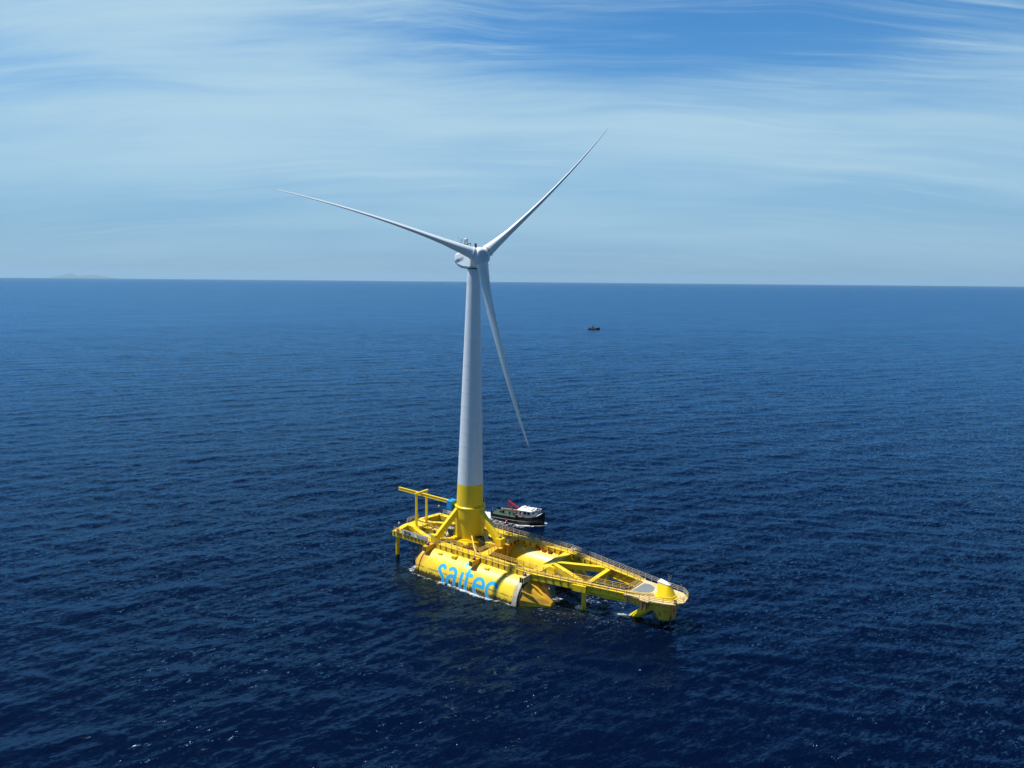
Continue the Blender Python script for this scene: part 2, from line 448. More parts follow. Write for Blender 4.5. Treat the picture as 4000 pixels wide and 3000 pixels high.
def make_sea():
    rad = [12.0]
    while rad[-1] < 1100: rad.append(rad[-1] * (1.0035 if rad[-1] > 85 else 1.03))
    while rad[-1] < 5000: rad.append(rad[-1] * 1.0052)
    while rad[-1] < 120000: rad.append(rad[-1] * 1.016)
    rad = np.array(rad)
    az = np.concatenate([np.arange(-180, -50, 4.0), np.arange(-50, 50, 0.11), np.arange(50, 180, 4.0)])
    az = np.radians(az)
    nr, na = len(rad), len(az)
    rr, aa = np.meshgrid(rad, az, indexing='ij')
    x, y = (rr * np.sin(aa)).ravel(), (rr * np.cos(aa)).ravel()
    step = np.maximum(np.gradient(rad), rad * math.radians(0.11))
    st = np.repeat(step, na)
    r_ = rr.ravel()
    rng = np.random.default_rng(11)
    z = np.zeros_like(x); ox = np.zeros_like(x); oy = np.zeros_like(x)
    act = r_ < 4500
    xa, ya, sa = x[act], y[act], st[act]
    za = np.zeros_like(xa); xo = np.zeros_like(xa); yo = np.zeros_like(xa)
    main = math.radians(-62)                                 # travel direction of the wind sea
    for i in range(64):
        lam = 1.7 * (24.0 / 1.7) ** (i / 63.0) * rng.uniform(0.93, 1.07)
        th = main + rng.normal(0, 0.50 if lam < 9 else 0.3)
        k = 2 * math.pi / lam
        amp = 0.0038 * lam ** 0.85 * (1.0 if lam < 5 else (5.0 / lam) ** 0.35)
        ph = rng.uniform(0, 2 * math.pi)
        w = np.clip((lam / sa - 2.5) / 2.5, 0, 1)
        arg = k * (xa * math.cos(th) + ya * math.sin(th)) + ph
        za += w * amp * np.cos(arg)
        xo -= w * amp * 0.8 * math.cos(th) * np.sin(arg)
        yo -= w * amp * 0.8 * math.sin(th) * np.sin(arg)
    # gusts: patches of rougher and smoother water
    z[act] = za; ox[act] = xo; oy[act] = yo
    foam = np.zeros_like(x); tint = np.zeros_like(x)
    near = r_ < 1200
    xn, yn = x[near], y[near]
    fo = np.zeros_like(xn); ti = np.zeros_like(xn)
    def P(u_, v_):
        p = to_world((u_, v_, 0)); return p.x, p.y
    def band(a, c, wd, amt, fade=None):
        d, t = seg_dist(xn, yn, *a, *c)
        f = amt * np.clip(1.25 * (1 - d / (1.35 * wd)), 0, 1)
        if fade: f = f * (1 - t) ** fade
        np.maximum(fo, f, out=fo)
    band(P(-6, -12.1), P(21.5, -11.9), 1.3, 0.52)
    band(P(2, -12.4), P(10, -12.3), 1.2, 0.62)
    band(P(8, -12.2), P(17, -12.0), 1.6, 0.70)
    band(P(20, -11.6), P(26.0, -5.4), 1.5, 0.70)
    band(P(24, -8.2), P(27.5, -4.4), 1.4, 0.70)
    band(P(25, -11.5), P(40, -7.0), 6.0, 0.31)
    band(P(0, -15), P(34, -12), 5.0, 0.27)
    band(P(26, 4), P(30, 8), 2.4, 0.62)
    band(P(33, 0), P(38, 3), 4.0, 0.40)
    band(P(-7.5, -11.5), P(-9, -6), 1.2, 0.6)
    band(P(33.0, -4.5), P(32.4, -4.6), 1.1, 0.95)
    band(P(42.0, -2.3), P(40.5, -2.4), 1.4, 0.85)
    band(P(34, -6), P(42, -6), 4.0, 0.33)
    # work boat: stern wash, sides and bow wave
    c = BOAT_C; sd = Vector((-bd.y, bd.x, 0))
    def B(a, e): q = c + bd * a + sd * e; return q.x, q.y
    band(B(-7.2, 0.4), B(-19, 2.2), 3.0, 1.4, 0.8)
    band(B(-7.0, -2.3), B(5.5, -2.3), 0.9, 0.70)
    band(B(1.0, -2.9), B(4.5, -2.6), 0.8, 0.85)
    band(B(6.0, -1.6), B(8.0, -0.3), 0.7, 0.7)
    band(B(7.9, 0.4), B(7.3, 2.2), 0.8, 0.75)
    band(B(-7, -4), B(3, -4.2), 2.4, 0.48)
    c = FB_C; sd = Vector((-fbd.y, fbd.x, 0))
    def B2(a, e): q = c + fbd * a + sd * e; return q.x, q.y
    band(B2(-8, 0), B2(-45, 0), 3.0, 0.62, 0.6)
    band(B2(-5, -2.5), B2(2, -2.5), 2.0, 0.6)
    # olive tint painted into the water for hull reflection and submerged parts
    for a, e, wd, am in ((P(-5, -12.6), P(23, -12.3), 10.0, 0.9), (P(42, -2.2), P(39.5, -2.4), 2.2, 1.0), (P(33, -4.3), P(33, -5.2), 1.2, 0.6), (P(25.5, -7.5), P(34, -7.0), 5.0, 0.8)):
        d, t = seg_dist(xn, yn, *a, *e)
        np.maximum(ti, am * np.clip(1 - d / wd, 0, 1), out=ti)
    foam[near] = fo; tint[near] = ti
    co = np.stack([x + ox, y + oy, z], 1).astype(np.float32)
    i0 = (np.arange(nr - 1)[:, None] * na + np.arange(na)[None, :])
    j = (np.arange(na) + 1) % na
    i1 = (np.arange(nr - 1)[:, None] * na + j[None, :])
    quads = np.stack([i0, i0 + na, i1 + na, i1], -1).reshape(-1, 4)
    me = bpy.data.meshes.new('sea')
    me.vertices.add(len(co)); me.vertices.foreach_set('co', co.ravel())
    nq = len(quads)
    me.loops.add(nq * 4); me.loops.foreach_set('vertex_index', quads.ravel().astype(np.int32))
    me.polygons.add(nq)
    me.polygons.foreach_set('loop_start', np.arange(0, nq * 4, 4, dtype=np.int32))
    me.polygons.foreach_set('use_smooth', np.ones(nq, dtype=bool))
    me.update(calc_edges=True)
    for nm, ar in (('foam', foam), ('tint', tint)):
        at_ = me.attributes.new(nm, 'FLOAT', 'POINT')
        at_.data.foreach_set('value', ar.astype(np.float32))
    if me.polygons[0].normal.z < 0: me.flip_normals()
    o = bpy.data.objects.new('sea', me)
    COL.objects.link(o)
    o['kind'] = 'structure'
    mt, nb = new_mat('sea_water')
    pos = nb.n('ShaderNodeNewGeometry').outputs['Position']
    nrm = nb.n('ShaderNodeNewGeometry').outputs['Normal']
    rot = nb.mapping(pos, rot=(0, 0, R(62 - 90)), sc=(1, 1, 1))
    gust = nb.noise(nb.mapping(pos, rot=(0, 0, R(20)), sc=(0.35, 1, 1)), 0.018, 4.0, 0.6)
    slope = None
    # sea, chop and ripples as slope fields: long-crested, smaller ones steeper
    for sc, ax_, am, off in ((0.022, 0.4, 0.07, 5.0), (0.10, 0.45, 0.14, 3.0), (0.45, 0.34, 0.15, 17.0), (1.5, 0.30, 0.60, 41.0), (3.2, 0.36, 0.85, 71.0)):
        q = nb.mapping(rot, (off, off * 1.7, 0), sc=(ax_ * sc, sc, sc))
        cc = nb.noise(q, 1.0, 3.0, 0.55, 'Color', 0.3)
        v_ = nb.vmath('MULTIPLY', nb.vmath('SUBTRACT', cc, (0.5, 0.5, 0.5)), (am * 0.7, am, 0.0))
        slope = v_ if slope is None else nb.vmath('ADD', slope, v_)
    # cat's paws: small patches of steep ripples that catch the sun
    paw = nb.math('MULTIPLY', nb.ramp(nb.noise(nb.mapping(rot, (9, 4, 0), sc=(0.45, 0.9, 1)), 1.0, 2.0, 0.6), 0.565, 0.66), nb.ramp(nb.noise(nb.mapping(rot, (2, 7, 0), sc=(0.03, 0.06, 1)), 1.0, 2.0, 0.5), 0.40, 0.58))
    cc = nb.noise(nb.mapping(rot, (31, 8, 0), sc=(2.0, 3.0, 1)), 1.0, 2.0, 0.6, 'Color')
    v_ = nb.vmath('MULTIPLY', nb.vmath('SUBTRACT', cc, (0.5, 0.5, 0.5)), (4.6, 4.6, 0.0))
    slope = nb.vmath('ADD', slope, nb.n('ShaderNodeVectorMath', {0: v_, 'Scale': paw}, operation='SCALE').outputs[0])
    gs = nb.n('ShaderNodeMapRange', {0: gust, 1: 0.35, 2: 0.65, 3: 0.75, 4: 1.2}).outputs[0]
    sl = nb.n('ShaderNodeVectorMath', {0: slope, 'Scale': gs}, operation='SCALE').outputs[0]
    nn = nb.vmath('NORMALIZE', nb.vmath('ADD', nrm, sl))
    foamA = nb.n('ShaderNodeAttribute', attribute_name='foam').outputs['Fac']
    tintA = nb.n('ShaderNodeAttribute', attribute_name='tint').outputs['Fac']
    fn = nb.noise(nb.mapping(pos, rot=(0, 0, R(30)), sc=(0.8, 1.3, 1)), 1.25, 8.0, 0.72, 'Fac', 0.9)
    thr = nb.math('SUBTRACT', 0.76, nb.math('MULTIPLY', foamA, 0.52))
    fm = nb.math('MULTIPLY', nb.math('SUBTRACT', fn, thr), 7.0, True)
    fm = nb.math('MULTIPLY', fm, nb.ramp(foamA, 0.0, 0.25))
    # a few small whitecaps on open water
    wc = nb.noise(nb.mapping(pos, rot=(0, 0, R(28)), sc=(0.5, 1.0, 1)), 0.55, 6.0, 0.7)
    wcm = nb.math('MULTIPLY', nb.math('SUBTRACT', wc, 0.742), 14.0, True)
    fm = nb.math('MAXIMUM', fm, nb.math('MULTIPLY', wcm, 0.8))
    deep = nb.mix(gust, (0.0003, 0.0025, 0.015, 1), (0.0006, 0.0035, 0.019, 1))
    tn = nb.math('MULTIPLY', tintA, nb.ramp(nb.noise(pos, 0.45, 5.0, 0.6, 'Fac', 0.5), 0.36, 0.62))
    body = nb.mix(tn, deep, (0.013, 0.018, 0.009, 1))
    gl = nb.n('ShaderNodeBsdfGlossy', {'Color': (0.28, 0.56, 0.86, 1), 'Roughness': 0.19, 'Normal': nn})
    df = nb.n('ShaderNodeBsdfDiffuse', {'Color': body})
    fr = nb.n('ShaderNodeFresnel', {'IOR': 1.333, 'Normal': nn})
    wat = nb.n('ShaderNodeMixShader', {0: fr.outputs[0], 1: df.outputs[0], 2: gl.outputs[0]})
    fo_ = nb.n('ShaderNodeBsdfPrincipled', {'Base Color': (0.62, 0.68, 0.72, 1), 'Roughness': 0.8})
    mx = nb.n('ShaderNodeMixShader', {0: fm, 1: wat.outputs[0], 2: fo_.outputs[0]})
    nb.link(mx.outputs[0], nb.n('ShaderNodeOutputMaterial').inputs[0])
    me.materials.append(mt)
    return o
make_sea()

# faint mountainous coast beyond the horizon on the left
def make_hills():
    D = 205000.0
    prof = [(170, 0), (205, 6), (245, 13), (272, 17), (287, 22), (298, 21), (307, 17), (322, 13), (345, 15), (365, 17), (395, 16), (425, 13), (455, 8), (500, 5), (560, 2), (640, 0)]
    random.seed(3)
    pts = []
    for (a, h), (c, h2) in zip(prof[:-1], prof[1:]):
        for k in range(6):
            t = k / 6
            pts.append((a + (c - a) * t, max(0, h + (h2 - h) * t + random.uniform(-.6, .6))))
    rows = []
    for dep, sc in ((0, 0.0), (2500, 0.55), (5000, 1.0), (8000, 0.5), (11000, 0.0)):
        rw = []
        for px, h in pts:
            az = math.atan((px - 2000) / F_PX)
            rr = D + dep
            rw.append((rr * math.sin(az), rr * math.cos(az), -1000 * (1 - sc * 0.5) + (500 * sc - 450) * (sc > 0) + sc * h / F_PX * D * (1 + random.uniform(-.08, .08) * (sc != 1))))
        rows.append(rw)
    mb = MB().rings(rows, True, False, False, closed=False)
    o = mb.build('hills', paint('hill_rock', (0.03, 0.06, 0.11), 0.9, 0.4))
    o['kind'] = 'structure'
make_hills()

# ------------------------------------------------------------------ floating platform
PL = thing('floating_platform', 'yellow twin-hull floating steel and concrete platform carrying the turbine', 'floating platform', PM)

def arc_pt(u_, s_, side=-1, off=0.0):
    a = s_ / HULL_R
    return Vector((u_, side * (HULL_V + (HULL_R + off) * math.sin(a)), HULL_Z + (HULL_R + off) * math.cos(a)))

def hull_ring(u_, r, side, n=72, z=HULL_Z):
    return [Vector((u_, side * HULL_V + r * math.cos(2 * math.pi * i / n), z + r * math.sin(2 * math.pi * i / n))) for i in range(n)]

def poly_ring(u_, r, side, n=12, vs=0.0, z=HULL_Z):
    return [Vector((u_, side * HULL_V + vs + r * math.cos(2 * math.pi * (i + .5) / n), z + r * math.sin(2 * math.pi * (i + .5) / n))) for i in range(n)]

for side in (-1, 1):
    h = MB().rings([hull_ring(x_, HULL_R, side) for x_ in (-4.55, 0, 4.5, 9.0, 14, 18, 21.2)]).build('hull', M['hull'], PL)
    # end rings with the open joint between ring and shell
    MB().rings([hull_ring(-5.5, HULL_R - .02, side), hull_ring(-4.85, HULL_R - .02, side)]).build('end_ring', M['hull'], h)
    MB().rings([hull_ring(-4.85, HULL_R - .22, side), hull_ring(-4.55, HULL_R - .22, side)]).build('joint_seal', M['black'], h)
    MB().rings([hull_ring(21.2, HULL_R + .03, side), hull_ring(22.3, HULL_R + .03, side)]).build('end_ring', paint('bare_concrete_ring', (0.46, 0.42, 0.32), 0.7, 0.35, (0.10, 0.08, 0.05), 0.7, 1.4), h)
    MB().rings([hull_ring(22.3, HULL_R - .25, side), hull_ring(22.75, HULL_R - .25, side)]).build('joint_seal', M['black'], h)
    c = MB().rings([poly_ring(22.75, 4.7, side, 10), poly_ring(27.9, 0.9, side, 10)], False).build('nose_cone', M['cone'], h)
    g = MB()
    for a in (40, 75, 110, 140):
        ca, sa = math.cos(R(a)), math.sin(R(a))
        def gp(u_, r): return Vector((u_, side * HULL_V + r * ca, HULL_Z + r * sa))
        p1, p2, p3 = gp(22.8, 4.85), gp(22.8, 3.6), gp(25.6, 3.2)
        off = Vector((0, -sa, ca)) * 0.12
        g.add([p1 - off, p2 - off, p3 - off, p1 + off, p2 + off, p3 + off], [(0, 1, 2), (5, 4, 3), (0, 3, 4, 1), (1, 4, 5, 2), (2, 5, 3, 0)])
    g.build('cone_rib', M['yellow_rusty'], c)
    MB().rings([poly_ring(-9.6, 0.8, side, 10), poly_ring(-6.6, 3.9, side, 10), poly_ring(-5.5, 4.75, side, 10)], False).build('tail_cone', M['cone'], h)
    if side == -1: NEAR_HULL = h
    # crown plinth carrying the walkway, with ribs spreading the load on the shell
    w_ = MB().box((-3.2, side * HULL_V - 1.05, 5.15), (22.9, side * HULL_V + 1.05, ZD - .002))
    w_.build('walkway_beam', M['yellow'], PL, 0.03)
    rb = MB()
    for i in range(17):
        x_ = -2.4 + i * 1.5
        rb.box((x_ - .05, side * HULL_V - 1.16, 5.0), (x_ + .05, side * HULL_V + 1.16, 5.75))
    rb.build('beam_rib', M['yellow'], PL)

# flat little boxes on the crown outboard of the near walkway
for x_, d_, hh_ in ((-0.6, 1.0, .12), (3.4, 1.0, .5), (12.6, 1.0, .15), (17.6, .9, .1)):
    p = arc_pt(x_, 2.0)
    MB().box((x_ - .55, p.y - d_ / 2, p.z - .5), (x_ + .55, p.y + d_ / 2, p.z + hh_)).build('hatch_box', M['yellow'], PL, 0.03)
for x_ in (3.0, 12.0):
    p = arc_pt(x_, 2.0, 1)
    MB().box((x_ - .5, -p.y + 2 * HULL_V - .5, p.z - .5), (x_ + .5, -p.y + 2 * HULL_V + .5, p.z + .25)).build('hatch_box', M['yellow'], PL, 0.03)
# rusty mooring fittings on the inner edge of the far walkway
for x_ in (15.2, 17.0, 18.6, 21.4):
    q = MB()
    q.box((x_ - .45, HULL_V - 1.75, 5.3), (x_ + .45, HULL_V - 1.06, 5.75))
    q.tube((x_ - .2, HULL_V - 1.5, 5.7), (x_ - .2, HULL_V - 1.5, 6.25), .14)
    q.tube((x_ + .2, HULL_V - 1.4, 5.7), (x_ + .2, HULL_V - 1.4, 6.15), .10)
    q.build('mooring_fitting', paint('heavy_rust', (0.34, 0.10, 0.025), 0.8, 0.5), PL)

# the word painted on the near hull
def stroke_mesh(paths, width, off, name, mat, parent):
    bm = MB()
    def quad_strip(l, r_):
        vs = [arc_pt(p[0], p[1], -1, off) for p in l] + [arc_pt(p[0], p[1], -1, off) for p in r_]
        n = len(l)
        bm.add(vs, [(i, i + 1, n + i + 1, n + i) for i in range(n - 1)], True)
    for path, c0, c1 in paths:
        # resample
        pts = [np.array(path[0], float)]
        for a, e in zip(path[:-1], path[1:]):
            a, e = np.array(a, float), np.array(e, float)
            k = max(1, int(np.linalg.norm(e - a) / 0.12))
            for i in range(1, k + 1): pts.append(a + (e - a) * i / k)
        pts = np.array(pts)
        tg = np.gradient(pts, axis=0); tg /= np.linalg.norm(tg, axis=1)[:, None]
        nm = np.stack([-tg[:, 1], tg[:, 0]], 1)
        hw = width / 2
        P_, W_ = [], []
        if c0:
            for a in np.linspace(88, 8, 9): P_.append(pts[0] - tg[0] * hw * math.sin(R(a))); W_.append((nm[0], hw * math.cos(R(a))))
        for i in range(len(pts)): P_.append(pts[i]); W_.append((nm[i], hw))
        if c1:
            for a in np.linspace(8, 88, 9): P_.append(pts[-1] + tg[-1] * hw * math.sin(R(a))); W_.append((nm[-1], hw * math.cos(R(a))))
        quad_strip([p + q[0] * q[1] for p, q in zip(P_, W_)], [p - q[0] * q[1] for p, q in zip(P_, W_)])
    o = bm.build(name, mat, parent)
    return o

def ell(cx, cy, rx, ry, a0, a1, n=28):
    return [(cx + rx * math.cos(R(a0 + (a1 - a0) * i / n)), cy + ry * math.sin(R(a0 + (a1 - a0) * i / n))) for i in range(n + 1)]
# arc grows downwards, so angles run clockwise when seen from outside
s_path = ell(1.95, 5.30, 0.72, 0.80, -35, -90, 8) + ell(1.95, 5.30, 0.78, 0.80, -90, -200, 14)[1:] + [(1.35, 5.75), (1.75, 6.15), (2.25, 6.65)] + ell(1.95, 7.55, 0.75, 0.85, -45, 100, 16)[1:]
a_path = [(4.05, 4.85)] + ell(4.75, 5.45, 1.05, 0.95, -118, 0, 14) + [(5.80, 6.4), (5.75, 7.4), (5.75, 8.8)]
a_bowl = [(5.75, 6.10), (5.1, 6.12)] + ell(4.75, 7.35, 0.95, 1.2, -85, -180, 12) + [(3.82, 8.2)]
i_path = [(7.50, 4.85), (7.45, 8.8)]
dot = [(7.52, 2.45), (7.50, 2.85)]
t_path = [(8.95, 3.5), (8.98, 7.7), (9.2, 8.6)]
t_bar = [(8.55, 4.72), (9.95, 4.72)]
e_path = [(11.2, 6.25), (13.50, 6.30)] + ell(12.35, 6.05, 1.22, 1.30, 2, -180, 28) + [(11.13, 6.6), (11.3, 7.3), (11.7, 8.0), (12.3, 8.5)]
c_path = ell(15.85, 6.15, 1.30, 1.45, -38, -180, 22) + [(14.57, 6.7), (14.75, 7.4), (15.2, 8.1), (15.8, 8.6)]
LET = [(s_path, 1, 1), (a_path, 1, 1), (a_bowl, 0, 1), (i_path, 1, 1), (dot, 1, 1), (t_path, 1, 1), (t_bar, 1, 1), (e_path, 1, 1), (c_path, 1, 1)]
stroke_mesh(LET, 0.86, 0.012, 'lettering_outline', M['letter_edge'], NEAR_HULL)
stroke_mesh(LET, 0.77, 0.020, 'lettering', M['letter_blue'], NEAR_HULL)

# outboard boxes over the near hull with dark openings
box_pos = ((-4.15, 'aft'), (9.25, 'mid'), (22.5, 'fwd'))
for x_, k in box_pos:
    bx = MB().box((x_ - .54, -10.6, 5.1), (x_ + .54, -8.2, 6.35)).build('fairlead_box', M['yellow_rusty'] if k != 'fwd' else paint('cream_box_paint', (0.62, 0.52, 0.28), 0.6, 0.2, RUST, 0.8, 1.3), PL, 0.03)
    mo = MB()
    mo.box((x_ - .42, -10.63, 5.22), (x_ - .06, -10.4, 6.1)).box((x_ + .06, -10.63, 5.22), (x_ + .42, -10.4, 6.1))
    mo.build('opening', M['black'], bx)
    fr = MB()
    for s_ in (-.48, .0, .48): fr.box((x_ + s_ - .05, -10.68, 5.12), (x_ + s_ + .05, -10.605, 6.2))
    fr.box((x_ - .54, -10.68, 6.18), (x_ + .54, -10.606, 6.33))
    fr.build('frame', M['yellow'], bx)

# transverse box girder ahead of the tower, under the front brace foot
tg_ = MB().box((8.0, -6.1, 2.4), (9.5, 6.1, ZD - .01)).build('transverse_girder', M['yellow_rusty'], PL, 0.03)
st = MB()
for i in range(9):
    y_ = -5.4 + i * 1.35
    st.box((9.502, y_ - .06, 2.5), (9.68, y_ + .06, ZD - .2))
st.build('stiffener', M['yellow_rusty'], tg_)
for y_ in (-1.15, 1.25):
    MB().box((9.5, y_ - .25, 2.0), (10.05, y_ + .25, ZD - .05)).box((9.45, y_ - .5, ZD - .05), (10.35, y_ + .5, ZD + .12)).build('column', M['yellow_rusty'], PL, 0.02)
MB().hull([(x_, y_, z_) for z_ in (ZD, ZD + .1) for x_, y_ in ((8.0, -6.2), (10.4, -6.2), (9.7, -4.8), (9.5, -1.6), (8.0, -1.6))]).build('cross_walkway', M['yellow'], PL)
MB().box((8.0, 1.6, ZD), (9.6, 6.2, ZD + .1)).build('cross_walkway', M['yellow'], PL)
# aft transverse girder
MB().box((-4.4, -6.1, 3.0), (-2.9, 6.1, ZD - .02)).build('transverse_girder', M['yellow'], PL, 0.03)
# recessed brown deck round the tower and the plinth that carries it
MB().box((-2.9, -6.1, 5.0), (8.0, 6.1, 5.2)).build('recessed_deck', M['brown_deck'], PL)
oct_ = [(4.6 * math.cos(R(22.5 + 45 * i)), 4.6 * math.sin(R(22.5 + 45 * i))) for i in range(8)]
plinth = MB().prism(oct_, 5.2, ZD + .25).build('tower_plinth', M['yellow_clean'], PL, 0.04)
jb = MB().box((2.15, -4.95, 5.75), (3.35, -4.1, 6.75)).build('junction_box', M['yellow'], plinth, 0.02)
MB().box((2.25, -4.98, 5.85), (2.7, -4.7, 6.4)).box((2.8, -4.98, 5.85), (3.25, -4.7, 6.4)).build('opening', M['brown_deck'], jb)
# arms from the plinth out to the brace feet
MB().beam((4.0, 0, ZD - .25), (7.98, 0, ZD - .25), 2.0, 1.2).build('radial_arm', M['yellow'], PL, 0.03)
for s_ in (-1, 1):
    MB().beam((-1.6, s_ * 3.8, ZD - .25), (-3.6, s_ * 6.6, ZD - .25), 1.8, 1.2).build('radial_arm', M['yellow'], PL, 0.03)

# aft frame: outer beams, transverse beam, middle beam, diagonals
ZA = ZD
def girder(p, q, w, h, name='aft_beam', mat='yellow'):
    return MB().beam((*p, ZA - h / 2), (*q, ZA - h / 2), w, h).build(name, M[mat], PL, 0.03)
girder((-16.65, -7.75), (-3.6, -7.65), 1.25, 1.2)
girder((-16.65, 7.35), (-3.6, 7.45), 1.25, 1.2)
tb = MB()
# transverse beam, with a raised middle that carries the davit posts
tb.hull([(x_, y_, z_) for x_ in (-16.6, -15.3) for y_, z_ in ((-8.3, ZA - 1.3), (-8.3, ZA - .01), (8.0, ZA - .01), (8.0, ZA - 1.3), (-4.6, ZA + .55), (1.2, ZA + .55))])
tb.build('aft_cross_beam', M['yellow'], PL, 0.04)
MB().hull([(x_, y_, z_) for x_, zt in ((-15.28, ZA + .53), (-12.4, ZA + .5)) for y_ in (-4.5, 1.1) for z_ in (ZA - .6, zt)]).build('davit_deck', M['yellow'], PL, 0.03)
MB().beam((-12.4, -1.8, ZA - .45), (-4.4, -1.5, ZA - .45), 1.3, 1.1).build('middle_beam', M['yellow'], PL, 0.03)
for s_ in (-1, 1):
    MB().beam((-13.6, -1.8 + s_ * 2.3, ZA - .15), (-4.5, s_ * 7.2 - .1, ZA - .55), 1.1, 1.1).build('diagonal_beam', M['yellow'], PL, 0.03)
MB().box((-11.6, -6.9, ZA - 1.15), (-4.41, -2.3, ZA - 1.0)).build('grating_deck', M['grey_grating'], PL)
MB().box((-11.6, -0.9, ZA - 1.15), (-4.41, 6.6, ZA - 1.0)).build('grating_deck', M['grey_grating'], PL)
# aft legs
for y_ in (-7.6, 7.2):
    MB().tube((-15.7, y_, -6), (-15.7, y_, ZA - 1.2), .46, n=20).build('leg', M['leg'], PL)
# dark pump casing hanging between the aft beams
pc = MB().box((-8.4, -8.2, 1.2), (-6.6, -7.2, 5.1)).tube((-10.4, -7.7, -2), (-10.4, -7.7, 4.6), .18).tube((-8.9, -7.7, -2), (-8.9, -7.7, 4.6), .22)
pc.beam((-10.5, -7.7, 2.6), (-8.3, -7.7, 2.6), .3, .3)
pc.build('pump_casing', M['dark_metal'], PL)

# forward frame: cross beam over the cone ends, two converging girders, X bracing
MB().beam((23.0, -6.15, ZD - .9), (23.0, 6.15, ZD - .9), 1.7, 1.75).build('forward_cross_beam', M['yellow'], PL, 0.03)
def fv(u_): return 7.2 - (u_ - 23.0) * 0.19
for s_ in (-1, 1):
    MB().beam((22.9, s_ * HULL_V, ZD - .65), (34.4, s_ * fv(34.4), ZD - .65), 1.9, 1.3).build('converging_girder', M['yellow'], PL, 0.03)
    g = MB()
    a, e = Vector((34.4, s_ * fv(34.4), 0)), Vector((42.6, s_ * fv(42.6), 0))
    for zc, w, hh in ((ZD - .11, 1.65, .2), (ZD - 1.75, 1.35, .16)):
        g.beam(a + Vector((0, 0, zc)), e + Vector((0, 0, zc)), w, hh)
    g.beam(a + Vector((0, 0, ZD - .94)), e + Vector((0, 0, ZD - .94)), .35, 1.46)
    dr = (e - a).normalized()
    for t in (0.02, .985):
        g.beam(a.lerp(e, t) + Vector((0, 0, ZD - 1.68)), a.lerp(e, t) + Vector((0, 0, ZD - .22)), .12, 1.72, side=dr)
    g.build('open_girder', M['yellow'], PL)
    # node boxes over the legs
    c_ = Vector((33.7, s_ * (fv(33.7) + .1), 0))
    MB().beam(c_ - dr * 1.9 + Vector((0, 0, ZD - .8)), c_ + dr * 1.0 + Vector((0, 0, ZD - .8)), 2.5, 1.35).build('node_box', M['yellow'], PL, 0.03)
    MB().tube((33.6, s_ * (fv(33.6) - .55), -6), (33.6, s_ * (fv(33.6) - .55), ZD - 1.4), .5, n=20).build('leg', M['yellow'], PL)
    MB().beam((23.9, s_ * .55 - .1, ZD - .55), (33.2, s_ * (fv(33) - .8), ZD - .55), 1.0, 1.15).build('brace_beam', M['yellow'], PL, 0.03)
MB().beam((34.3, -fv(34) + .8, ZD - .6), (34.3, fv(34) - .8, ZD - .6), .95, 1.1).build('brace_beam', M['yellow'], PL, 0.03)
# round topped lug plate beside the near walkway
lug = [(26.2 + .95 * math.cos(R(a)), 7.15 + .85 * math.sin(R(a))) for a in range(0, 181, 15)] + [(25.25, 5.6), (27.15, 5.6)]
lv = [(x_, -5.75, z_) for x_, z_ in lug] + [(x_, -5.1, z_) for x_, z_ in lug]
n_ = len(lug)
MB().add(lv, [tuple(range(n_)), tuple(range(n_, 2 * n_))[::-1]] + [(i, n_ + i, n_ + (i + 1) % n_, (i + 1) % n_) for i in range(n_)]).build('lug_plate', M['yellow_clean'], PL, 0.02)

# bow: cream deck, skirt, round turret body under it, slanting mooring arm
bow_poly = [(42.4, -4.7), (45.6, -4.5), (46.0, -4.9), (47.6, -4.9), (47.9, -4.2), (50.2, -3.9), (52.2, -3.0), (52.5, -1.7), (53.2, -1.1), (52.9, 1.5), (51.4, 3.0), (47.0, 3.5), (42.4, 3.9)]
bow = MB().prism(bow_poly, ZD - .22, ZD + .03).build('bow_deck', M['deck_cream'], PL, 0.02)
inset = [(42.45, -4.2), (45.6, -4.1), (47.4, -4.5), (50.0, -3.55), (51.7, -2.75), (52.1, -1.4), (52.6, -.8), (52.3, 1.2), (51.0, 2.6), (46.8, 3.1), (42.45, 3.4)]
low = [(43.6, -3.7), (45.8, -3.7), (47.6, -3.9), (50.0, -3.35), (51.5, -2.65), (51.5, -1.3), (51.6, -.7), (51.3, 1.0), (50.3, 2.2), (46.6, 2.7), (43.6, 3.0)]
MB().rings([[(x_, y_, ZD - 1.9) for x_, y_ in low], [(x_, y_, ZD - .221) for x_, y_ in inset]], False).build('bow_skirt', M['yellow_rusty'], PL)
tur = MB().lathe((49.2, -.5, 2.1), (0, 0, 1), [(0, 1.5), (.4, 2.05), (2.6, 2.25)], 32).build('turret_body', M['yellow_rusty'], PL)
MB().tube((47.2, -1.5, 4.5), (38.0, -.6, -3.9), .76, .66, 24).build('mooring_arm', M['yellow_clean'], PL)
M['chain_steel'] = paint('rusted_chain_steel', (0.22, 0.10, 0.05), 0.8, 0.5)
for x_, y_ in ((46.3, -4.65), (47.1, -4.6), (51.9, -3.0)):
    ft = MB().box((x_ - .05, y_ - .12, 4.2), (x_ + .05, y_ + .12, 6.1))
    for k in range(4): ft.box((x_ - .16, y_ - .22, 4.4 + .42 * k), (x_ + .16, y_ + .22, 4.7 + .42 * k))
    ft.build('chain_stopper', M['chain_steel'], PL)
ch = MB()
for x_, y_ in ((47.9, -2.2), (48.6, -2.4), (51.0, -1.8), (48.2, .6)):
    ch.pipe([(x_, y_, 3.2), (x_ + .15, y_ - .1, .9), (x_ + .1, y_, -2.5)], .13)
ch.build('mooring_chain', M['dark_metal'], PL)
MB().prism([(43.0, -2.3), (43.4, 2.3), (44.6, 2.5), (45.9, 1.7), (46.35, .3), (46.2, -1.3), (45.6, -2.0)], ZD + .031, ZD + .05).build('slate_patch', M['slate'], PL)
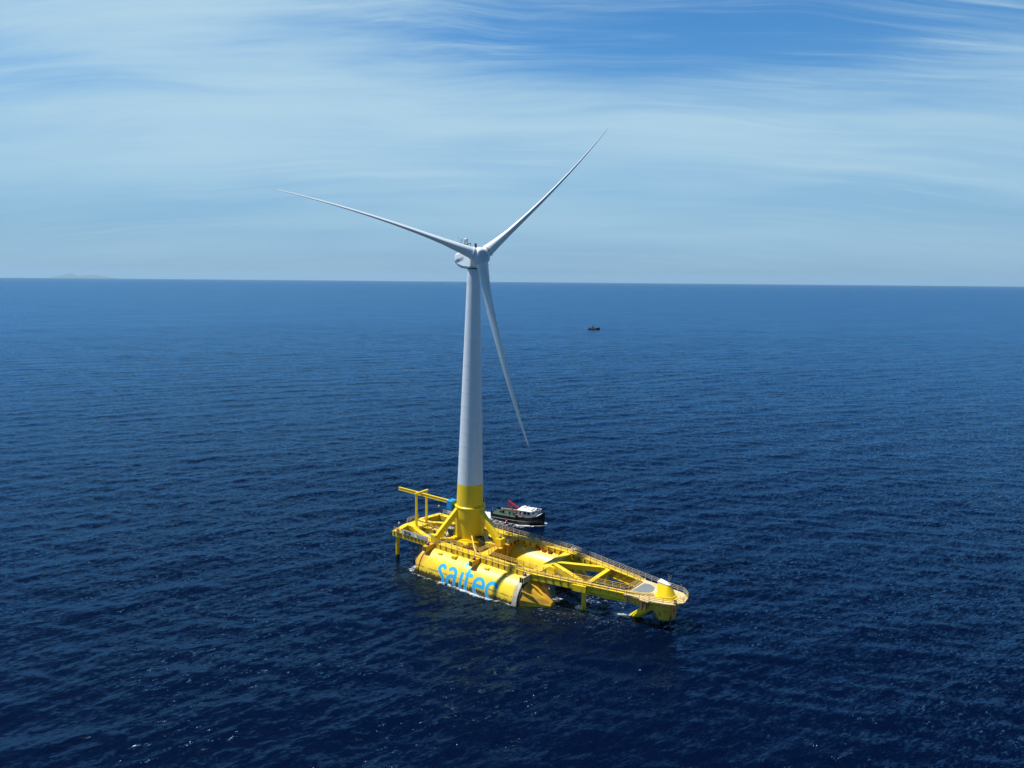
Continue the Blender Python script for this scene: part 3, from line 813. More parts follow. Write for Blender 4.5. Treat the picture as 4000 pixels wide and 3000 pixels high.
# cone housing over the turret
cb = [(49.3 + 1.72 * math.cos(a), -.35 + 1.72 * math.sin(a), ZD + .4) for a in (2 * math.pi * i / 40 for i in range(40))]
ct = [(49.45 + .55 * math.cos(a), -.3 + .55 * math.sin(a), ZD + 2.42) for a in (2 * math.pi * i / 24 for i in range(24))]
cw = [(47.62, -.85, ZD + 2.6), (47.62, .65, ZD + 2.6), (47.62, -.85, ZD + .4), (47.62, .65, ZD + .4)]
cone = MB().hull(cb + ct + cw).build('turret_cone', M['yellow_clean'], PL)
# lid that follows the top of the cone
lid = [(47.55, -.93), (47.55, .73)] + [(49.45 + .62 * math.cos(a), -.3 + .62 * math.sin(a)) for a in (R(100 - 200 * i / 16) for i in range(17))]
def lz(x_): return ZD + 2.6 - .18 * (x_ - 47.62) / 1.83
nl = len(lid)
MB().add([(x_, y_, lz(x_) + .02) for x_, y_ in lid] + [(x_, y_, lz(x_) + .14) for x_, y_ in lid],
         [tuple(range(nl)), tuple(range(nl, 2 * nl))[::-1]] + [(i, nl + i, nl + (i + 1) % nl, (i + 1) % nl) for i in range(nl)]).build('lid', M['white_paint'], cone)
MB().lathe((49.3, -.35, ZD + .03), (0, 0, 1), [(0, 2.15), (.1, 2.15), (.11, 1.8), (.44, 1.8), (.46, 1.72)], 40).build('base_ring', M['yellow_clean'], cone)
# draft marks
def text_mesh(txt, size, name, mat, mat4, parent, ext=0.01, bold=0.0, align='LEFT', sx=1.0):
    cu = bpy.data.curves.new(name, 'FONT')
    cu.body, cu.size, cu.extrude, cu.offset = txt, size, ext, bold
    cu.align_x = align
    tmp = bpy.data.objects.new(name, cu)
    COL.objects.link(tmp)
    bpy.context.view_layer.update()
    me = bpy.data.meshes.new_from_object(tmp.evaluated_get(bpy.context.evaluated_depsgraph_get()))
    bpy.data.objects.remove(tmp)
    me.transform(mat4 @ Matrix.Diagonal((sx, 1, 1, 1)))
    me.materials.clear(); me.materials.append(mat)
    o = bpy.data.objects.new(name, me)
    COL.objects.link(o)
    if parent: o.parent = parent
    return o
def basis(o, x, y):
    x, y = Vector(x).normalized(), Vector(y)
    y = (y - x * y.dot(x)).normalized()
    mm = Matrix((x, y, x.cross(y))).transposed().to_4x4(); mm.translation = Vector(o)
    return mm
text_mesh('5', 0.95, 'draft_mark', M['ink'], basis((48.9, -2.72, 3.35), (1, .12, 0), (0, .06, 1)), tur, 0.02, 0.02)

# pipes along the near walkway
pp = MB().pipe([(3.4, -3.3, 8.35), (4.6, -4.4, 7.9), (6.3, -6.0, 7.2), (7.9, -7.25, ZD + .35), (8.8, -7.5, ZD + .3), (15, -7.55, ZD + .28), (22, -7.6, ZD + .28), (33, -fv(33) - .35, ZD + .28), (42.5, -fv(42.5) - .25, ZD + .28), (45.0, -3.1, ZD + .3), (47.2, -1.6, ZD + .35)], .17)
pp.build('cable_pipe', paint('pale_yellow_pipe', (0.78, 0.56, 0.10), 0.45, 0.1), PL)
pp = MB().pipe([(5.0, 7.3, ZD + .2), (15, 7.4, ZD + .2), (22.5, 7.45, ZD + .2), (33, fv(33) + .3, ZD + .2), (42.5, fv(42.5) + .2, ZD + .2)], .11)
pp.build('cable_pipe', M['rail'], PL)
cbm = MB()
for k in range(4):
    y_ = -.5 + k * .55
    cbm.pipe([(3.0, -1.6 + k * .5, 7.6 - .1 * k), (4.2, -1.7 + k * .5, 7.5), (5.2, -2.0 + k * .35, 6.7), (5.8, -2.3 + k * .2, 5.5)], .12)
cbm.build('power_cable', M['black'], PL)
# drip trays / lids on the near walkways
for x_ in (3.2, 10.6, 17.5, 26.3, 31.4, 38.6):
    v_ = -HULL_V if x_ < 23 else -fv(x_)
    MB().box((x_ - .5, v_ - .55, ZD + .003), (x_ + .5, v_ - .1, ZD + .06)).build('deck_hatch', M['slate'], PL)
# stair tower between the aft deck and the turbine door
stt = MB()
for k in range(7):
    stt.box((-4.6, -2.9, 5.6 + k * .38), (-3.0, -1.9, 5.66 + k * .38))
for x_ in (-4.6, -3.0):
    for y_ in (-2.9, -1.9): stt.tube((x_, y_, 5.4), (x_, y_, 9.2), .05, n=6)
stt.build('access_stair', M['green_mach'], PL)
MB().box((-4.7, -3.0, 8.3), (-2.9, -1.8, 8.42)).build('stair_landing', M['grey_grating'], PL)

# railings: three rails on stanchions
post_proto = MB().box((-.15, -.05, -.8), (.15, .05, -.02)).box((-.045, -.045, -.02), (.045, .045, 1.12)).build('post', M['post'], None)
post_short = MB().box((-.045, -.045, .0), (.045, .045, 1.12)).build('post', M['post'], None)
post_used = {}
def railing(pts, z=ZD, step=1.5, long=True, closed=False, mat=None):
    mb = MB()
    pv = [Vector((p[0], p[1], z if len(p) < 3 else p[2])) for p in pts]
    for hgt in (.45, .78, 1.1):
        for a, e in zip(pv[:-1], pv[1:]):
            mb.beam(a + Vector((0, 0, hgt)), e + Vector((0, 0, hgt)), .075, .075)
    rl = mb.build('railing', mat or M['rail'], PL)
    proto = post_proto if long else post_short
    L = 0.0; last = None
    for a, e in zip(pv[:-1], pv[1:]):
        ln = (e - a).length
        k = max(1, round(ln / step))
        for i in range(k + (1 if e is pv[-1] else 0)):
            p = a.lerp(e, i / k)
            o = proto if not post_used.get(proto) else proto.copy()
            if post_used.get(proto): COL.objects.link(o)
            post_used[proto] = True
            o.parent = rl
            o.location = p
    return rl
E1 = 1.1
railing([(-3.2, -HULL_V - E1), (22.9, -HULL_V - E1), (34.3, -fv(34.3) - .98), (42.5, -fv(42.5) - .98)], step=1.65)
railing([(-3.2, -HULL_V + E1), (4.2, -HULL_V + E1)], step=1.5)
railing([(4.2, -HULL_V + E1), (4.8, -5.3), (6.0, -5.3), (6.9, -6.0), (7.9, -6.0), (7.95, -1.4)], step=1.3, long=False)
railing([(9.7, -1.9), (10.3, -6.0), (22.9, -HULL_V + E1), (34.3, -fv(34.3) + .98), (42.4, -fv(42.4) + .98)], step=1.65, long=False)
railing([(-2.9, HULL_V - E1), (8.6, HULL_V - E1)], step=1.6, long=False)
railing([(7.95, 1.7), (7.95, 6.0)], step=1.3, long=False)
railing([(9.7, 1.7), (9.7, 6.0), (22.9, HULL_V - E1), (34.3, fv(34.3) - .98), (42.4, fv(42.4) - .98)], step=1.65)
railing([(-3.2, HULL_V + E1), (22.9, HULL_V + E1), (34.3, fv(34.3) + .98), (42.5, fv(42.5) + .98), (47.0, 3.55), (51.4, 3.05), (52.9, 1.5)], step=1.65, mat=M['galv'])
railing([(43.0, -4.75), (45.6, -4.5), (47.7, -4.6), (50.2, -3.9), (52.2, -3.0), (53.1, -1.0), (52.9, 1.5)], step=1.9)
railing([(42.3, -2.3), (42.5, 2.4)], step=1.2, long=False)
railing([(-16.0, -8.42), (-4.8, -8.32)], step=1.1)
railing([(-12.4, -.95), (-5.0, -.75)], step=1.4, long=False)
railing([(-12.4, -2.6), (-5.0, -2.3)], step=1.4, long=False)
railing([(-16.65, -3.4, ZA + .5), (-16.65, .4, ZA + .5)], step=1.3, long=False, mat=M['galv'])
railing([(-15.3, 8.1), (-4.8, 8.1)], step=1.5, mat=M['galv'])

# ------------------------------------------------------------------ wind turbine
WT = thing('wind_turbine', 'tall white three-bladed wind turbine on a yellow braced tower base', 'wind turbine', PM)
HUB_AZ, PSI, BR, TILT = 2.7646, -0.8784, 42.893, R(4.5)
axw = Vector((math.sin(HUB_AZ) * math.cos(TILT), math.cos(HUB_AZ) * math.cos(TILT), math.sin(TILT)))
hubw = ORG + N * 69.87 + Vector((.50, 0, 0)) + axw * 4.5
PI3 = PM.to_3x3().transposed()
AX = PI3 @ axw
HUB = PM.inverted() @ hubw
SX = axw.cross(Vector((0, 0, 1))).normalized()
TX = SX.cross(axw)
SX, TX = PI3 @ SX, PI3 @ TX

def paint_tower():
    mt, nb = new_mat('tower_yellow_paint')
    oc = nb.n('ShaderNodeTexCoord').outputs['Object']
    n1 = nb.noise(oc, 0.5, 5.0, .6)
    c = nb.mix(n1, (0.84, 0.60, 0.006, 1), (0.77, 0.53, 0.006, 1))
    finish(nb, {'Base Color': c, 'Roughness': .42})
    return mt
ty = paint_tower()
def tower_r(z): return 3.06 + (1.40 - 3.06) * ((z - 14.4) / (67.7 - 14.4))
tw = MB()
zs = [19.45] + [19.45 + (67.7 - 19.45) * i / 16 for i in range(1, 17)]
LEAN = Vector((.5 * .806 / 60, .5 * .592 / 60, 0))
def tring(z, r, n=64):
    o = Vector((0, 0, z)) + LEAN * (z - 10)
    return [o + Vector((r * math.cos(2 * math.pi * i / n), r * math.sin(2 * math.pi * i / n), 0)) for i in range(n)]
tower = tw.rings([tring(z, tower_r(z)) for z in zs]).build('tower', M['tower_white'], WT)
fl = MB()
for z in [19.45 + 3.02 * i for i in range(1, 16)]:
    fl.rings([tring(z - .05, tower_r(z) + .02), tring(z + .05, tower_r(z) + .02)])
fl.build('weld_seam', paint('seam_paint', (0.70, 0.74, 0.78), .3, .05), tower)
base = MB()
base.rings([tring(14.35, tower_r(14.35)), tring(19.45, tower_r(19.45) + .004)])
base.rings([tring(11.6, 3.42), tring(14.1, 3.42)])
base.rings([tring(14.1, 3.42), tring(14.35, tower_r(14.35))], True, False, False)
base.rings([tring(6.95, 3.22), tring(11.6, 3.22)])
tbase = base.build('tower_base', ty, WT)
MB().rings([tring(14.02, 3.50), tring(14.22, 3.50)]).build('collar_ring', ty, tbase)
MB().rings([tring(ZD + .255, 3.75), tring(6.95, 3.75)]).build('foot_flange', ty, tbase)
ld_ = MB()
for dx_ in (-.22, .22):
    ld_.tube((1.4 + dx_ * .3, 3.6, 7), (1.4 + dx_ * .3, 3.75, 15.0), .05, n=6)
ld_.tube((3.35, 1.1, 9.5), (3.6, 1.2, 15.2), .09, n=8)
ld_.tube((-3.1, -1.55, 7.2), (-3.1, -1.55, 11.8), .08, n=8)
ld_.build('ladder_rail', M['rail'], tbase)
# three braces from the collar to feet at 120 degrees
def brace(top, elbow, foot, w, blk):
    mb = MB().beam(top, elbow, w, w)
    mb.build('brace', M['yellow_clean'], WT, 0.05)
    x_, y_ = foot
    MB().box((x_ - blk / 2, y_ - blk / 2, ZD + .1), (x_ + blk / 2, y_ + blk / 2, 8.25)).build('brace_foot', M['yellow_clean'], WT, 0.05)
brace((2.6, 0, 13.7), (8.5, 0, 7.35), (8.9, 0), 1.25, 1.6)
brace((-1.05, -2.5, 13.7), (-3.85, -7.0, 7.5), (-4.0, -7.35), 1.2, 1.5)
brace((-1.05, 2.5, 13.7), (-3.85, 7.0, 7.5), (-4.0, 7.35), 1.2, 1.5)

# nacelle: loft along the rotor axis
upn = TX
ROOT = HUB - AX * 4.5
def nq(a, s_, z_): return ROOT + AX * a + SX * s_ + upn * z_
def nsec(a, w, top, low, bw, bot):
    return [nq(a, -w * .82, top), nq(a, -w, top - .45), nq(a, -w, low), nq(a, -bw, bot), nq(a, bw, bot), nq(a, w, low), nq(a, w, top - .45), nq(a, w * .82, top)]
nac = MB().rings([nsec(-9.4, 1.35, 1.75, .55, .8, .15), nsec(-8.9, 1.65, 2.0, .25, 1.0, -.6), nsec(-6.2, 1.75, 2.1, -.55, 1.05, -1.45), nsec(-2.5, 1.78, 2.1, -1.35, 1.2, -1.95), nsec(1.95, 1.78, 2.0, -1.95, 1.55, -2.15), nsec(2.3, 1.6, 1.8, -1.75, 1.4, -1.95)], False)
nacelle = nac.build('nacelle', M['white'], WT, 0.03)
MB().lathe(ROOT + upn * -2.32, upn, [(0, 1.40), (.2, 1.40)], 40).build('yaw_ring', M['dark_metal'], nacelle)
text_mesh('#DEMOSATH', 1.05, 'lettering', M['ink_blue'], basis(nq(-8.2, 1.79, -.12), AX, upn), nacelle, 0.012, 0.012, sx=1.0)
# left side as seen from the camera is the +SX side or -SX side: keep the wording on both flanks
text_mesh('#DEMOSATH', 1.05, 'lettering', M['ink_blue'], basis(nq(-1.8, -1.79, -.12), -AX, upn), nacelle, 0.012, 0.012, sx=1.0)
rr_ = MB()
for a, s_ in ((-7.6, -1.2), (-7.6, 1.2), (-5.6, -1.2), (-5.6, 1.2)):
    rr_.tube(nq(a, s_, 1.9), nq(a, s_, 4.2), .05, n=6)
for z_ in (3.5, 4.1):
    for p, q in (((-7.6, -1.2), (-7.6, 1.2)), ((-7.6, 1.2), (-5.6, 1.2)), ((-7.6, -1.2), (-5.6, -1.2))): rr_.beam(nq(*p, z_), nq(*q, z_), .14, .14)
rr_.build('sensor_frame', M['dark_metal'], nacelle)
wv = MB().tube(nq(-7.4, 1.0, 4.1), nq(-7.4, 1.0, 5.9), .02, n=5).tube(nq(-5.7, .9, 4.1), nq(-5.7, .9, 4.7), .04, n=5).ball(nq(-5.7, .9, 4.75), .14)
wv.build('wind_vane', M['dark_metal'], nacelle)
ar = MB().beam(nq(-3.6, .9, 1.9), nq(-3.9, .7, 4.4), .16, .16).beam(nq(-1.9, .9, 1.9), nq(-2.3, .7, 4.6), .16, .16).beam(nq(-3.9, .7, 4.2), nq(-2.3, .7, 4.2), .08, .08)
ar.build('light_mast', M['dark_metal'], nacelle)
MB().ball(nq(-3.4, .7, 4.55), .33).build('obstruction_light', M['white_paint'], nacelle)
MB().tube(nq(1.6, .1, 1.8), nq(1.6, .1, 3.1), .26, n=14).build('vent_stub', M['dark_metal'], nacelle)

hub = MB().lathe(HUB - AX * 1.75, AX, [(0, 1.75), (.5, 1.95), (1.4, 2.05), (2.3, 1.92), (2.9, 1.55), (3.12, 1.28), (3.16, 0.01)], 48).build('hub', M['white'], WT)
MB().lathe(HUB + AX * 1.41, AX, [(0, 1.12), (.06, 1.10), (.065, .01)], 40).build('spinner_cap', paint('spinner_grey', (.58, .62, .66), .45, .03), hub)
BL_DA = (-0.0093, 0.0005, 0.0088)
PITCHB = R(69)
def blade_center(k, r):
    # feathered blades: straight root, tips bent in and behind the rotor plane
    a = PSI + BL_DA[k] + k * 2 * math.pi / 3
    er = TX * math.cos(a) + SX * math.sin(a)
    return HUB + er * (r * math.cos(.0156)) + AX * (r * math.sin(.0156)) + (AX.cross(er) * 3.03 - AX * 1.28) * (r / BR) ** 2.2
def chord(r):
    t = r / BR
    pts = [(0, 2.4), (.05, 2.4), (.10, 2.55), (.17, 2.85), (.22, 2.95), (.30, 2.65), (.45, 2.05), (.6, 1.6), (.8, 1.05), (.93, .68), (.985, .45), (1.0, .2)]
    for (a, c0), (e, c1) in zip(pts[:-1], pts[1:]):
        if t <= e: return c0 + (c1 - c0) * (t - a) / (e - a)
    return .07
def thick(r):
    t = r / BR
    pts = [(0, 1.0), (.06, 1.0), (.12, .72), (.2, .46), (.3, .38), (.5, .32), (1, .24)]
    for (a, c0), (e, c1) in zip(pts[:-1], pts[1:]):
        if t <= e: return c0 + (c1 - c0) * (t - a) / (e - a)
    return .16
def make_blade(k):
    da = BL_DA[k]
    a = PSI + da + k * 2 * math.pi / 3
    er0 = TX * math.cos(a) + SX * math.sin(a)
    rings_ = []
    rs_ = [2.1, 2.4, 3, 4, 5, 6, 7.2, 8.5, 10, 12, 14, 17, 20, 24, 28, 32, 36, 39, 41, 42.3, 42.9, BR]
    n = 26
    for r in rs_:
        c0 = blade_center(k, r)
        tan = (blade_center(k, r + .2) - blade_center(k, r - .2)).normalized()
        et = AX.cross(er0).normalized()
        pit = PITCHB + R(6) * max(0, 1 - r / (0.7 * BR))
        cd_ = et * math.cos(pit) + AX * math.sin(pit)
        cd_ = (cd_ - tan * cd_.dot(tan)).normalized()
        td = tan.cross(cd_)
        ch_, th_ = chord(r), thick(r)
        rnd = min(1, max(0, (r / BR - .05) / .12))
        pts = []
        for i in range(n):
            q = 2 * math.pi * i / n
            cx, sy = math.cos(q), math.sin(q)
            # circle -> airfoil: the trailing side (cx<0) thins out
            x_ = cx * .5 - rnd * .20
            yt = sy * .5 * th_
            if cx < 0: yt *= (1 - rnd * .85 * (abs(cx) ** 1.3))
            pts.append(c0 + cd_ * (x_ * ch_) + td * (yt * ch_))
        rings_.append(pts)
    bl = MB().rings(rings_).build('blade', M['white'], WT)
    tan0 = (blade_center(k, 2.0) - blade_center(k, 1.0)).normalized()
    MB().lathe(blade_center(k, 1.0), tan0, [(0, 1.25), (.95, 1.25), (.96, 1.36), (1.2, 1.36), (1.22, 1.2)], 36).build('root_collar', M['white'], bl)
for k in range(3): make_blade(k)

# ------------------------------------------------------------------ davit gantry with blue hoist housing
GC = thing('gantry_davit', 'yellow gantry with a long I-beam hoist rail and blue housing beside the tower', 'gantry', at((-13.3, -1.95, ZD + .5)))
def G_(p): return (p[0] + 13.3, p[1] + 1.95, p[2] - ZD - .5)
for y_ in (-3.7, -.2):
    MB().beam(G_((-13.3, y_, ZD + .52)), G_((-13.3, y_, 14.75)), .42, .42, side=(0, 1, 0)).build('post', M['yellow_clean'], GC, 0.02)
MB().beam(G_((-13.3, -4.05, 14.95)), G_((-13.3, .25, 14.95)), .45, .38).build('cross_beam', M['yellow_clean'], GC, 0.02)
ib = MB()
a, e = Vector(G_((-20.8, -1.98, 14.4))), Vector(G_((-4.3, -1.98, 14.45)))
for z_ in (-.32, .32): ib.beam(a + Vector((0, 0, z_)), e + Vector((0, 0, z_)), .42, .08)
ib.beam(a, e, .09, .56)
ib.build('hoist_rail', M['yellow_clean'], GC)
MB().box(G_((-4.5, -3.0, 13.0)), G_((-3.05, -.9, 14.95))).build('hoist_housing', M['blue'], GC, 0.03)
MB().beam(G_((-12.9, -1.98, 13.95)), G_((-12.5, -1.98, 13.95)), .35, .25).tube(G_((-12.7, -1.98, 13.9)), G_((-12.7, -1.98, 13.5)), .05, n=6).build('trolley', M['dark_metal'], GC)

# ------------------------------------------------------------------ banners on the aft railing
def banner(name, x0, x1, y, label, texts, flip=1):
    t = thing(name, label, 'banner', at((x0, y, ZD + .18)))
    L = x1 - x0
    mb = MB()
    k = 14; H = .95
    vs = []
    for i in range(k + 1):
        w = .035 * math.sin(i * 1.7) + .02 * math.sin(i * 3.1)
        vs += [(L * i / k, w, 0), (L * i / k, w * .6, H), (L * i / k, w + .02, 0), (L * i / k, w * .6 + .02, H)]
    fs = []
    for i in range(k):
        o = 4 * i
        fs += [(o, o + 4, o + 5, o + 1), (o + 2, o + 3, o + 7, o + 6), (o + 1, o + 5, o + 7, o + 3), (o, o + 2, o + 6, o + 4)]
    fs += [(0, 1, 3, 2), (4 * k, 4 * k + 2, 4 * k + 3, 4 * k + 1)]
    mb.add(vs, fs).build('sheet', M['banner'], t)
    for nm, s_, sz, x_, z_, mat, bold in texts:
        text_mesh(s_, sz, nm, M[mat], basis((x_, -.075, z_), (1, 0, 0), (0, 0, 1)), t, 0.012, bold)
    return t
banner('rail_banner', -13.4, -8.9, -8.50, 'white banner lettered RWE in black on the aft railing', [('lettering', 'RWE', 1.0, .75, .14, 'ink', .025)])
t2 = banner('rail_banner', -8.75, -5.0, -8.50, 'long white banner with small grey wording and round emblem near the brace foot', [('lettering', 'Kansai Electric Power', .33, .85, .42, 'ink_grey', .006)])
MB().torus((.45, -.08, .5), (0, 1, 0), .17, .05, 16, 6).build('emblem', M['ink'], t2)
t3 = thing('rail_banner', 'plain white banner on the far aft railing, seen from behind', 'banner', at((-14.0, 8.25, ZD + .18)))
MB().box((0, 0, 0), (7.5, .03, .95)).build('sheet', M['banner'], t3)

# ------------------------------------------------------------------ lamps and small gear on the platform
def lantern(p, label, pole=1.6, group=None):
    t = thing('navigation_light', label, 'lamp', at(p), group)
    MB().lathe((0, 0, 0), (0, 0, 1), [(0, .26), (.06, .26), (.07, .06), (pole, .06)], 12).build('pole', M['dark_metal'], t)
    MB().lathe((0, 0, pole), (0, 0, 1), [(0, .24), (.05, .24), (.06, .17), (.36, .17), (.37, .22), (.44, .14)], 14).build('lamp_head', M['galv'], t)
    return t
def dome(p, label):
    t = thing('domed_lamp', label, 'lamp', at(p))
    MB().box((-.34, -.3, 0), (.34, .3, .07)).tube((.05, .2, .07), (.35, .62, .62), .04, n=6).build('bracket', M['dark_metal'], t)
    MB().lathe((0, 0, .07), (0, 0, 1), [(0, .17), (.2, .17), (.21, .33), (.45, .29), (.58, .12)], 16).build('lamp_head', paint('purple_grey_lamp', (.16, .12, .15), .4, .3), t)
    return t
dome((-4.15, -9.6, 6.352), 'dark domed lamp on the box at the aft end of the lettered hull')
dome((9.25, -9.6, 6.352), 'dark domed lamp on the box above the letter t')
dome((22.5, -9.5, 6.352), 'dark domed lamp on the cream box at the cone end of the lettered hull')
lantern((-14.9, -7.9, ZA), 'slim lantern pole on the near aft corner beside the RWE banner', 1.9)
lantern((-15.7, 6.9, ZA), 'tall lantern pole on the far aft corner of the platform', 2.0)
def pallet_gear(p, label, mat, rz=0):
    t = thing('deck_lamp', label, 'lamp', at(p, rz))
    MB().box((-.3, -.3, 0), (.3, .3, .08)).tube((0, 0, .08), (0, 0, .4), .1, n=8).build('bracket', M['dark_metal'], t)
    MB().lathe((0, 0, .38), (0, 0, 1), [(0, .2), (.12, .3), (.3, .26), (.36, .05)], 12).tube((.22, .1, .08), (.22, .1, .5), .06, n=6).build('lamp_head', mat, t)
pallet_gear((8.9, 0.0, 8.26), 'white and black deck lamp on top of the front brace foot', M['galv'])
pallet_gear((-4.6, -7.0, 8.26), 'dark red deck lamp on the near brace foot beside the banners', paint('dark_red_lamp', (.12, .03, .03), .5, .2))
pallet_gear((-15.2, -8.1, ZA), 'low dark lamp beside the orange lifebuoy on the near aft corner', M['dark_metal'])
pallet_gear((52.0, -2.4, ZD + .04), 'small dark lamp at the near corner of the cream bow deck', M['dark_metal'])
mst = thing('sensor_mast', 'small grey instrument mast on top of the yellow bow cone', 'mast', at((49.6, -.2, ZD + 2.55)))
MB().tube((0, 0, 0), (0, 0, 1.5), .06, n=8).tube((-.3, 0, .7), (.3, .1, 1.1), .035, n=6).build('pole', M['galv'], mst)
MB().box((-.16, -.16, .35), (.16, .16, .7)).lathe((-.3, 0, .65), (0, 0, 1), [(0, .1), (.35, .1)], 10).build('sensor_head', M['dark_metal'], mst)
MB().tube((.3, .1, 1.1), (.38, .12, 1.75), .03, n=6).tube((-.05, 0, 1.4), (-.2, 0, 1.9), .025, n=6).build('antenna', M['galv'], mst)

def lifebuoy(mat4, label):
    t = thing('lifebuoy', label, 'lifebuoy', mat4)
    MB().torus((0, 0, 0), (0, 1, 0), .34, .10, 20, 8).build('ring', M['orange'], t)
    q = MB()
    for a in (45, 135, 225, 315):
        o = Vector((math.cos(R(a)), 0, math.sin(R(a)))) * .34
        q.torus(o, Vector((-math.sin(R(a)), 0, math.cos(R(a)))), .108, .022, 10, 5)
    q.build('white_band', M['white_paint'], t)
    return t
lifebuoy(at((-14.6, -8.55, ZA + .55)), 'orange lifebuoy hung on the near aft corner railing')
lifebuoy(at((-14.2, .55, ZA + 1.1), R(40)), 'orange lifebuoy on the aft gangway between the gantry posts')

wn = thing('winch', 'dark green winch with pale drums in the recessed deck by the tower', 'winch', at((-.6, -5.3, 5.202)))
MB().box((-.8, -.5, 0), (.8, .5, .2)).box((-.75, -.45, .2), (-.5, .45, 1.15)).box((.5, -.45, .2), (.75, .45, 1.15)).build('frame', M['green_mach'], wn, 0.02)
MB().lathe((-.5, 0, .75), (1, 0, 0), [(0, .42), (.08, .42), (.081, .26), (.92, .26), (.921, .42), (1.0, .42)], 18).build('drum', M['galv'], wn)
MB().box((.8, -.3, .3), (1.3, .25, .85)).build('motor', paint('pale_green_motor', (.35, .42, .25), .5, .2), wn, 0.03)
hr = thing('hose_reel', 'black hose coil with pale drum lying on the arm left of the tower', 'hose reel', at((-3.6, -3.6, ZD + .36)))
MB().torus((0, 0, .12), (0, 0, 1), .62, .12, 22, 8).build('hose', M['black'], hr)
MB().lathe((0, 0, 0), (0, 0, 1), [(0, .35), (.5, .3), (.75, .22), (.9, .05)], 16).build('drum', M['white_paint'], hr)
cab = thing('control_cabinet', 'grey green control cabinet standing by the stair left of the tower', 'cabinet', at((-3.7, -.9, ZD + .25)))
MB().box((-.5, -.4, 0), (.5, .4, 1.8)).build('body', M['green_mach'], cab, 0.03)
MB().box((-.42, -.43, .15), (.42, -.401, 1.65)).build('door', paint('grey_green_door', (.22, .27, .22), .5, .1), cab)
rp = thing('fender_bundle', 'tangled bundle of pale green hose on the far walkway corner', 'hose bundle', at((12.2, 8.0, ZD + .02)))
q = MB()
for k in range(5): q.torus((.15 * k - .3, .1 * (k % 2), .3 + .05 * k), (1, .3 * (k - 2), .2), .42, .08, 14, 6)
q.build('hose', paint('pale_green_hose', (.30, .42, .34), .6, .2), rp)
MB().box((.7, -.3, 0), (1.7, .3, .45)).build('white_box', M['white_paint'], rp, .03)
rp = thing('rope_bundle', 'heap of pale rope and fittings on the far node above the forward cross beam', 'rope', at((23.6, 7.9, ZD + .02)))
q = MB()
for k in range(6): q.torus((.2 * k - .5, .12 * (k % 3), .25 + .12 * (k % 2)), (.4 * (k % 2), .3 * (k - 2), 1), .5, .09, 14, 6)
q.build('rope', paint('pale_rope', (.48, .42, .30), .8, .2), rp)

# ------------------------------------------------------------------ work boat
BM_ = Matrix.Translation(BOAT_C) @ Matrix.Rotation(BOAT_H, 4, 'Z')
WB = thing('work_boat', 'black hulled work boat with white wheelhouse and red crane passing behind the platform', 'work boat', BM_)
def boat_secs(L, B, stations):
    """stations: (x, half beam at sheer, half beam at waterline, sheer z)"""
    rings_ = []
    for x_, bs, bw, zs_ in stations:
        rings_.append([(x_, -bs, zs_), (x_, -(bs + bw) / 2 - .04, zs_ * .5), (x_, -bw, 0), (x_, -bw * .7, -.8), (x_, bw * .7, -.8), (x_, bw, 0), (x_, (bs + bw) / 2 + .04, zs_ * .5), (x_, bs, zs_)])
    return rings_
stn = [(-7.3, 2.15, 2.0, 1.55), (-6.8, 2.35, 2.25, 1.5), (-3, 2.5, 2.4, 1.35), (0.3, 2.55, 2.45, 1.35), (.5, 2.55, 2.45, 1.6), (3, 2.45, 2.2, 1.65), (5, 2.05, 1.45, 1.75), (6.3, 1.35, .6, 2.1), (7.3, .7, .12, 2.75), (8.0, .15, -.0, 3.2)]
hb = MB().rings(boat_secs(0, 0, stn), False, True, True)
hull_b = hb.build('hull', M['hull_black'], WB)
# bulwark: thin raised wall standing on the sheer
bw_ = MB()
for s_ in (-1, 1):
    vs = []
    for x_, bs, bwid, zs_ in stn:
        hgt = .75 if x_ < .4 else .3
        if s_ == -1 and x_ < .4: hgt = .22
        vs += [(x_, s_ * bs, zs_ - .02), (x_, s_ * bs, zs_ + hgt), (x_, s_ * (bs - .1), zs_ + hgt), (x_, s_ * max(bs - .1, .02), zs_ - .02)]
    fs = []
    for i in range(len(stn) - 1):
        for k in range(4): fs.append((4 * i + k, 4 * i + 4 + k, 4 * i + 4 + (k + 1) % 4, 4 * i + (k + 1) % 4))
    bw_.add(vs, fs)
bw_.box((-7.32, -2.15, 1.5), (-7.2, -.9, 2.3))
bw_.build('bulwark', M['hull_black'], hull_b)
rub = MB()
for s_ in (-1, 1):
    rub.pipe([(x_, s_ * ((bs + bwid) / 2 + .1), .75 + .12 * max(0, (x_ - 1) / 2)) for x_, bs, bwid, zs_ in stn if x_ < 6.5], .07)
rub.build('rub_rail', paint('worn_rub_rail', (.30, .27, .22), .7, .3), hull_b)
MB().prism([(-7.15, -2.1), (.9, -2.42), (.9, 2.42), (-7.15, 2.1)], 1.56, 1.60).build('work_deck', M['deck_green'], WB)
MB().hull([(5.3, -1.75, 1.7), (5.3, 1.75, 1.7), (5.3, -1.75, 1.95), (5.3, 1.75, 1.95), (6.3, -1.2, 2.25), (6.3, 1.2, 2.25), (7.3, -.6, 2.9), (7.3, .6, 2.9), (7.85, -.1, 3.25), (7.85, .1, 3.25)]).build('foredeck', paint('pale_foredeck', (.45, .46, .44), .7, .2), WB)
hs = MB()
prof = [(.75, 1.55), (5.25, 1.55), (5.15, 2.5), (5.25, 2.55), (4.75, 3.52), (.8, 3.52)]
hv = [(x_, -1.75, z_) for x_, z_ in prof] + [(x_, 1.75, z_) for x_, z_ in prof]
n_ = len(prof)
hs.add(hv, [tuple(range(n_)), tuple(range(n_, 2 * n_))[::-1]] + [(i, n_ + i, n_ + (i + 1) % n_, (i + 1) % n_) for i in range(n_)])
house = hs.build('wheelhouse', M['white_paint'], WB, 0.04)
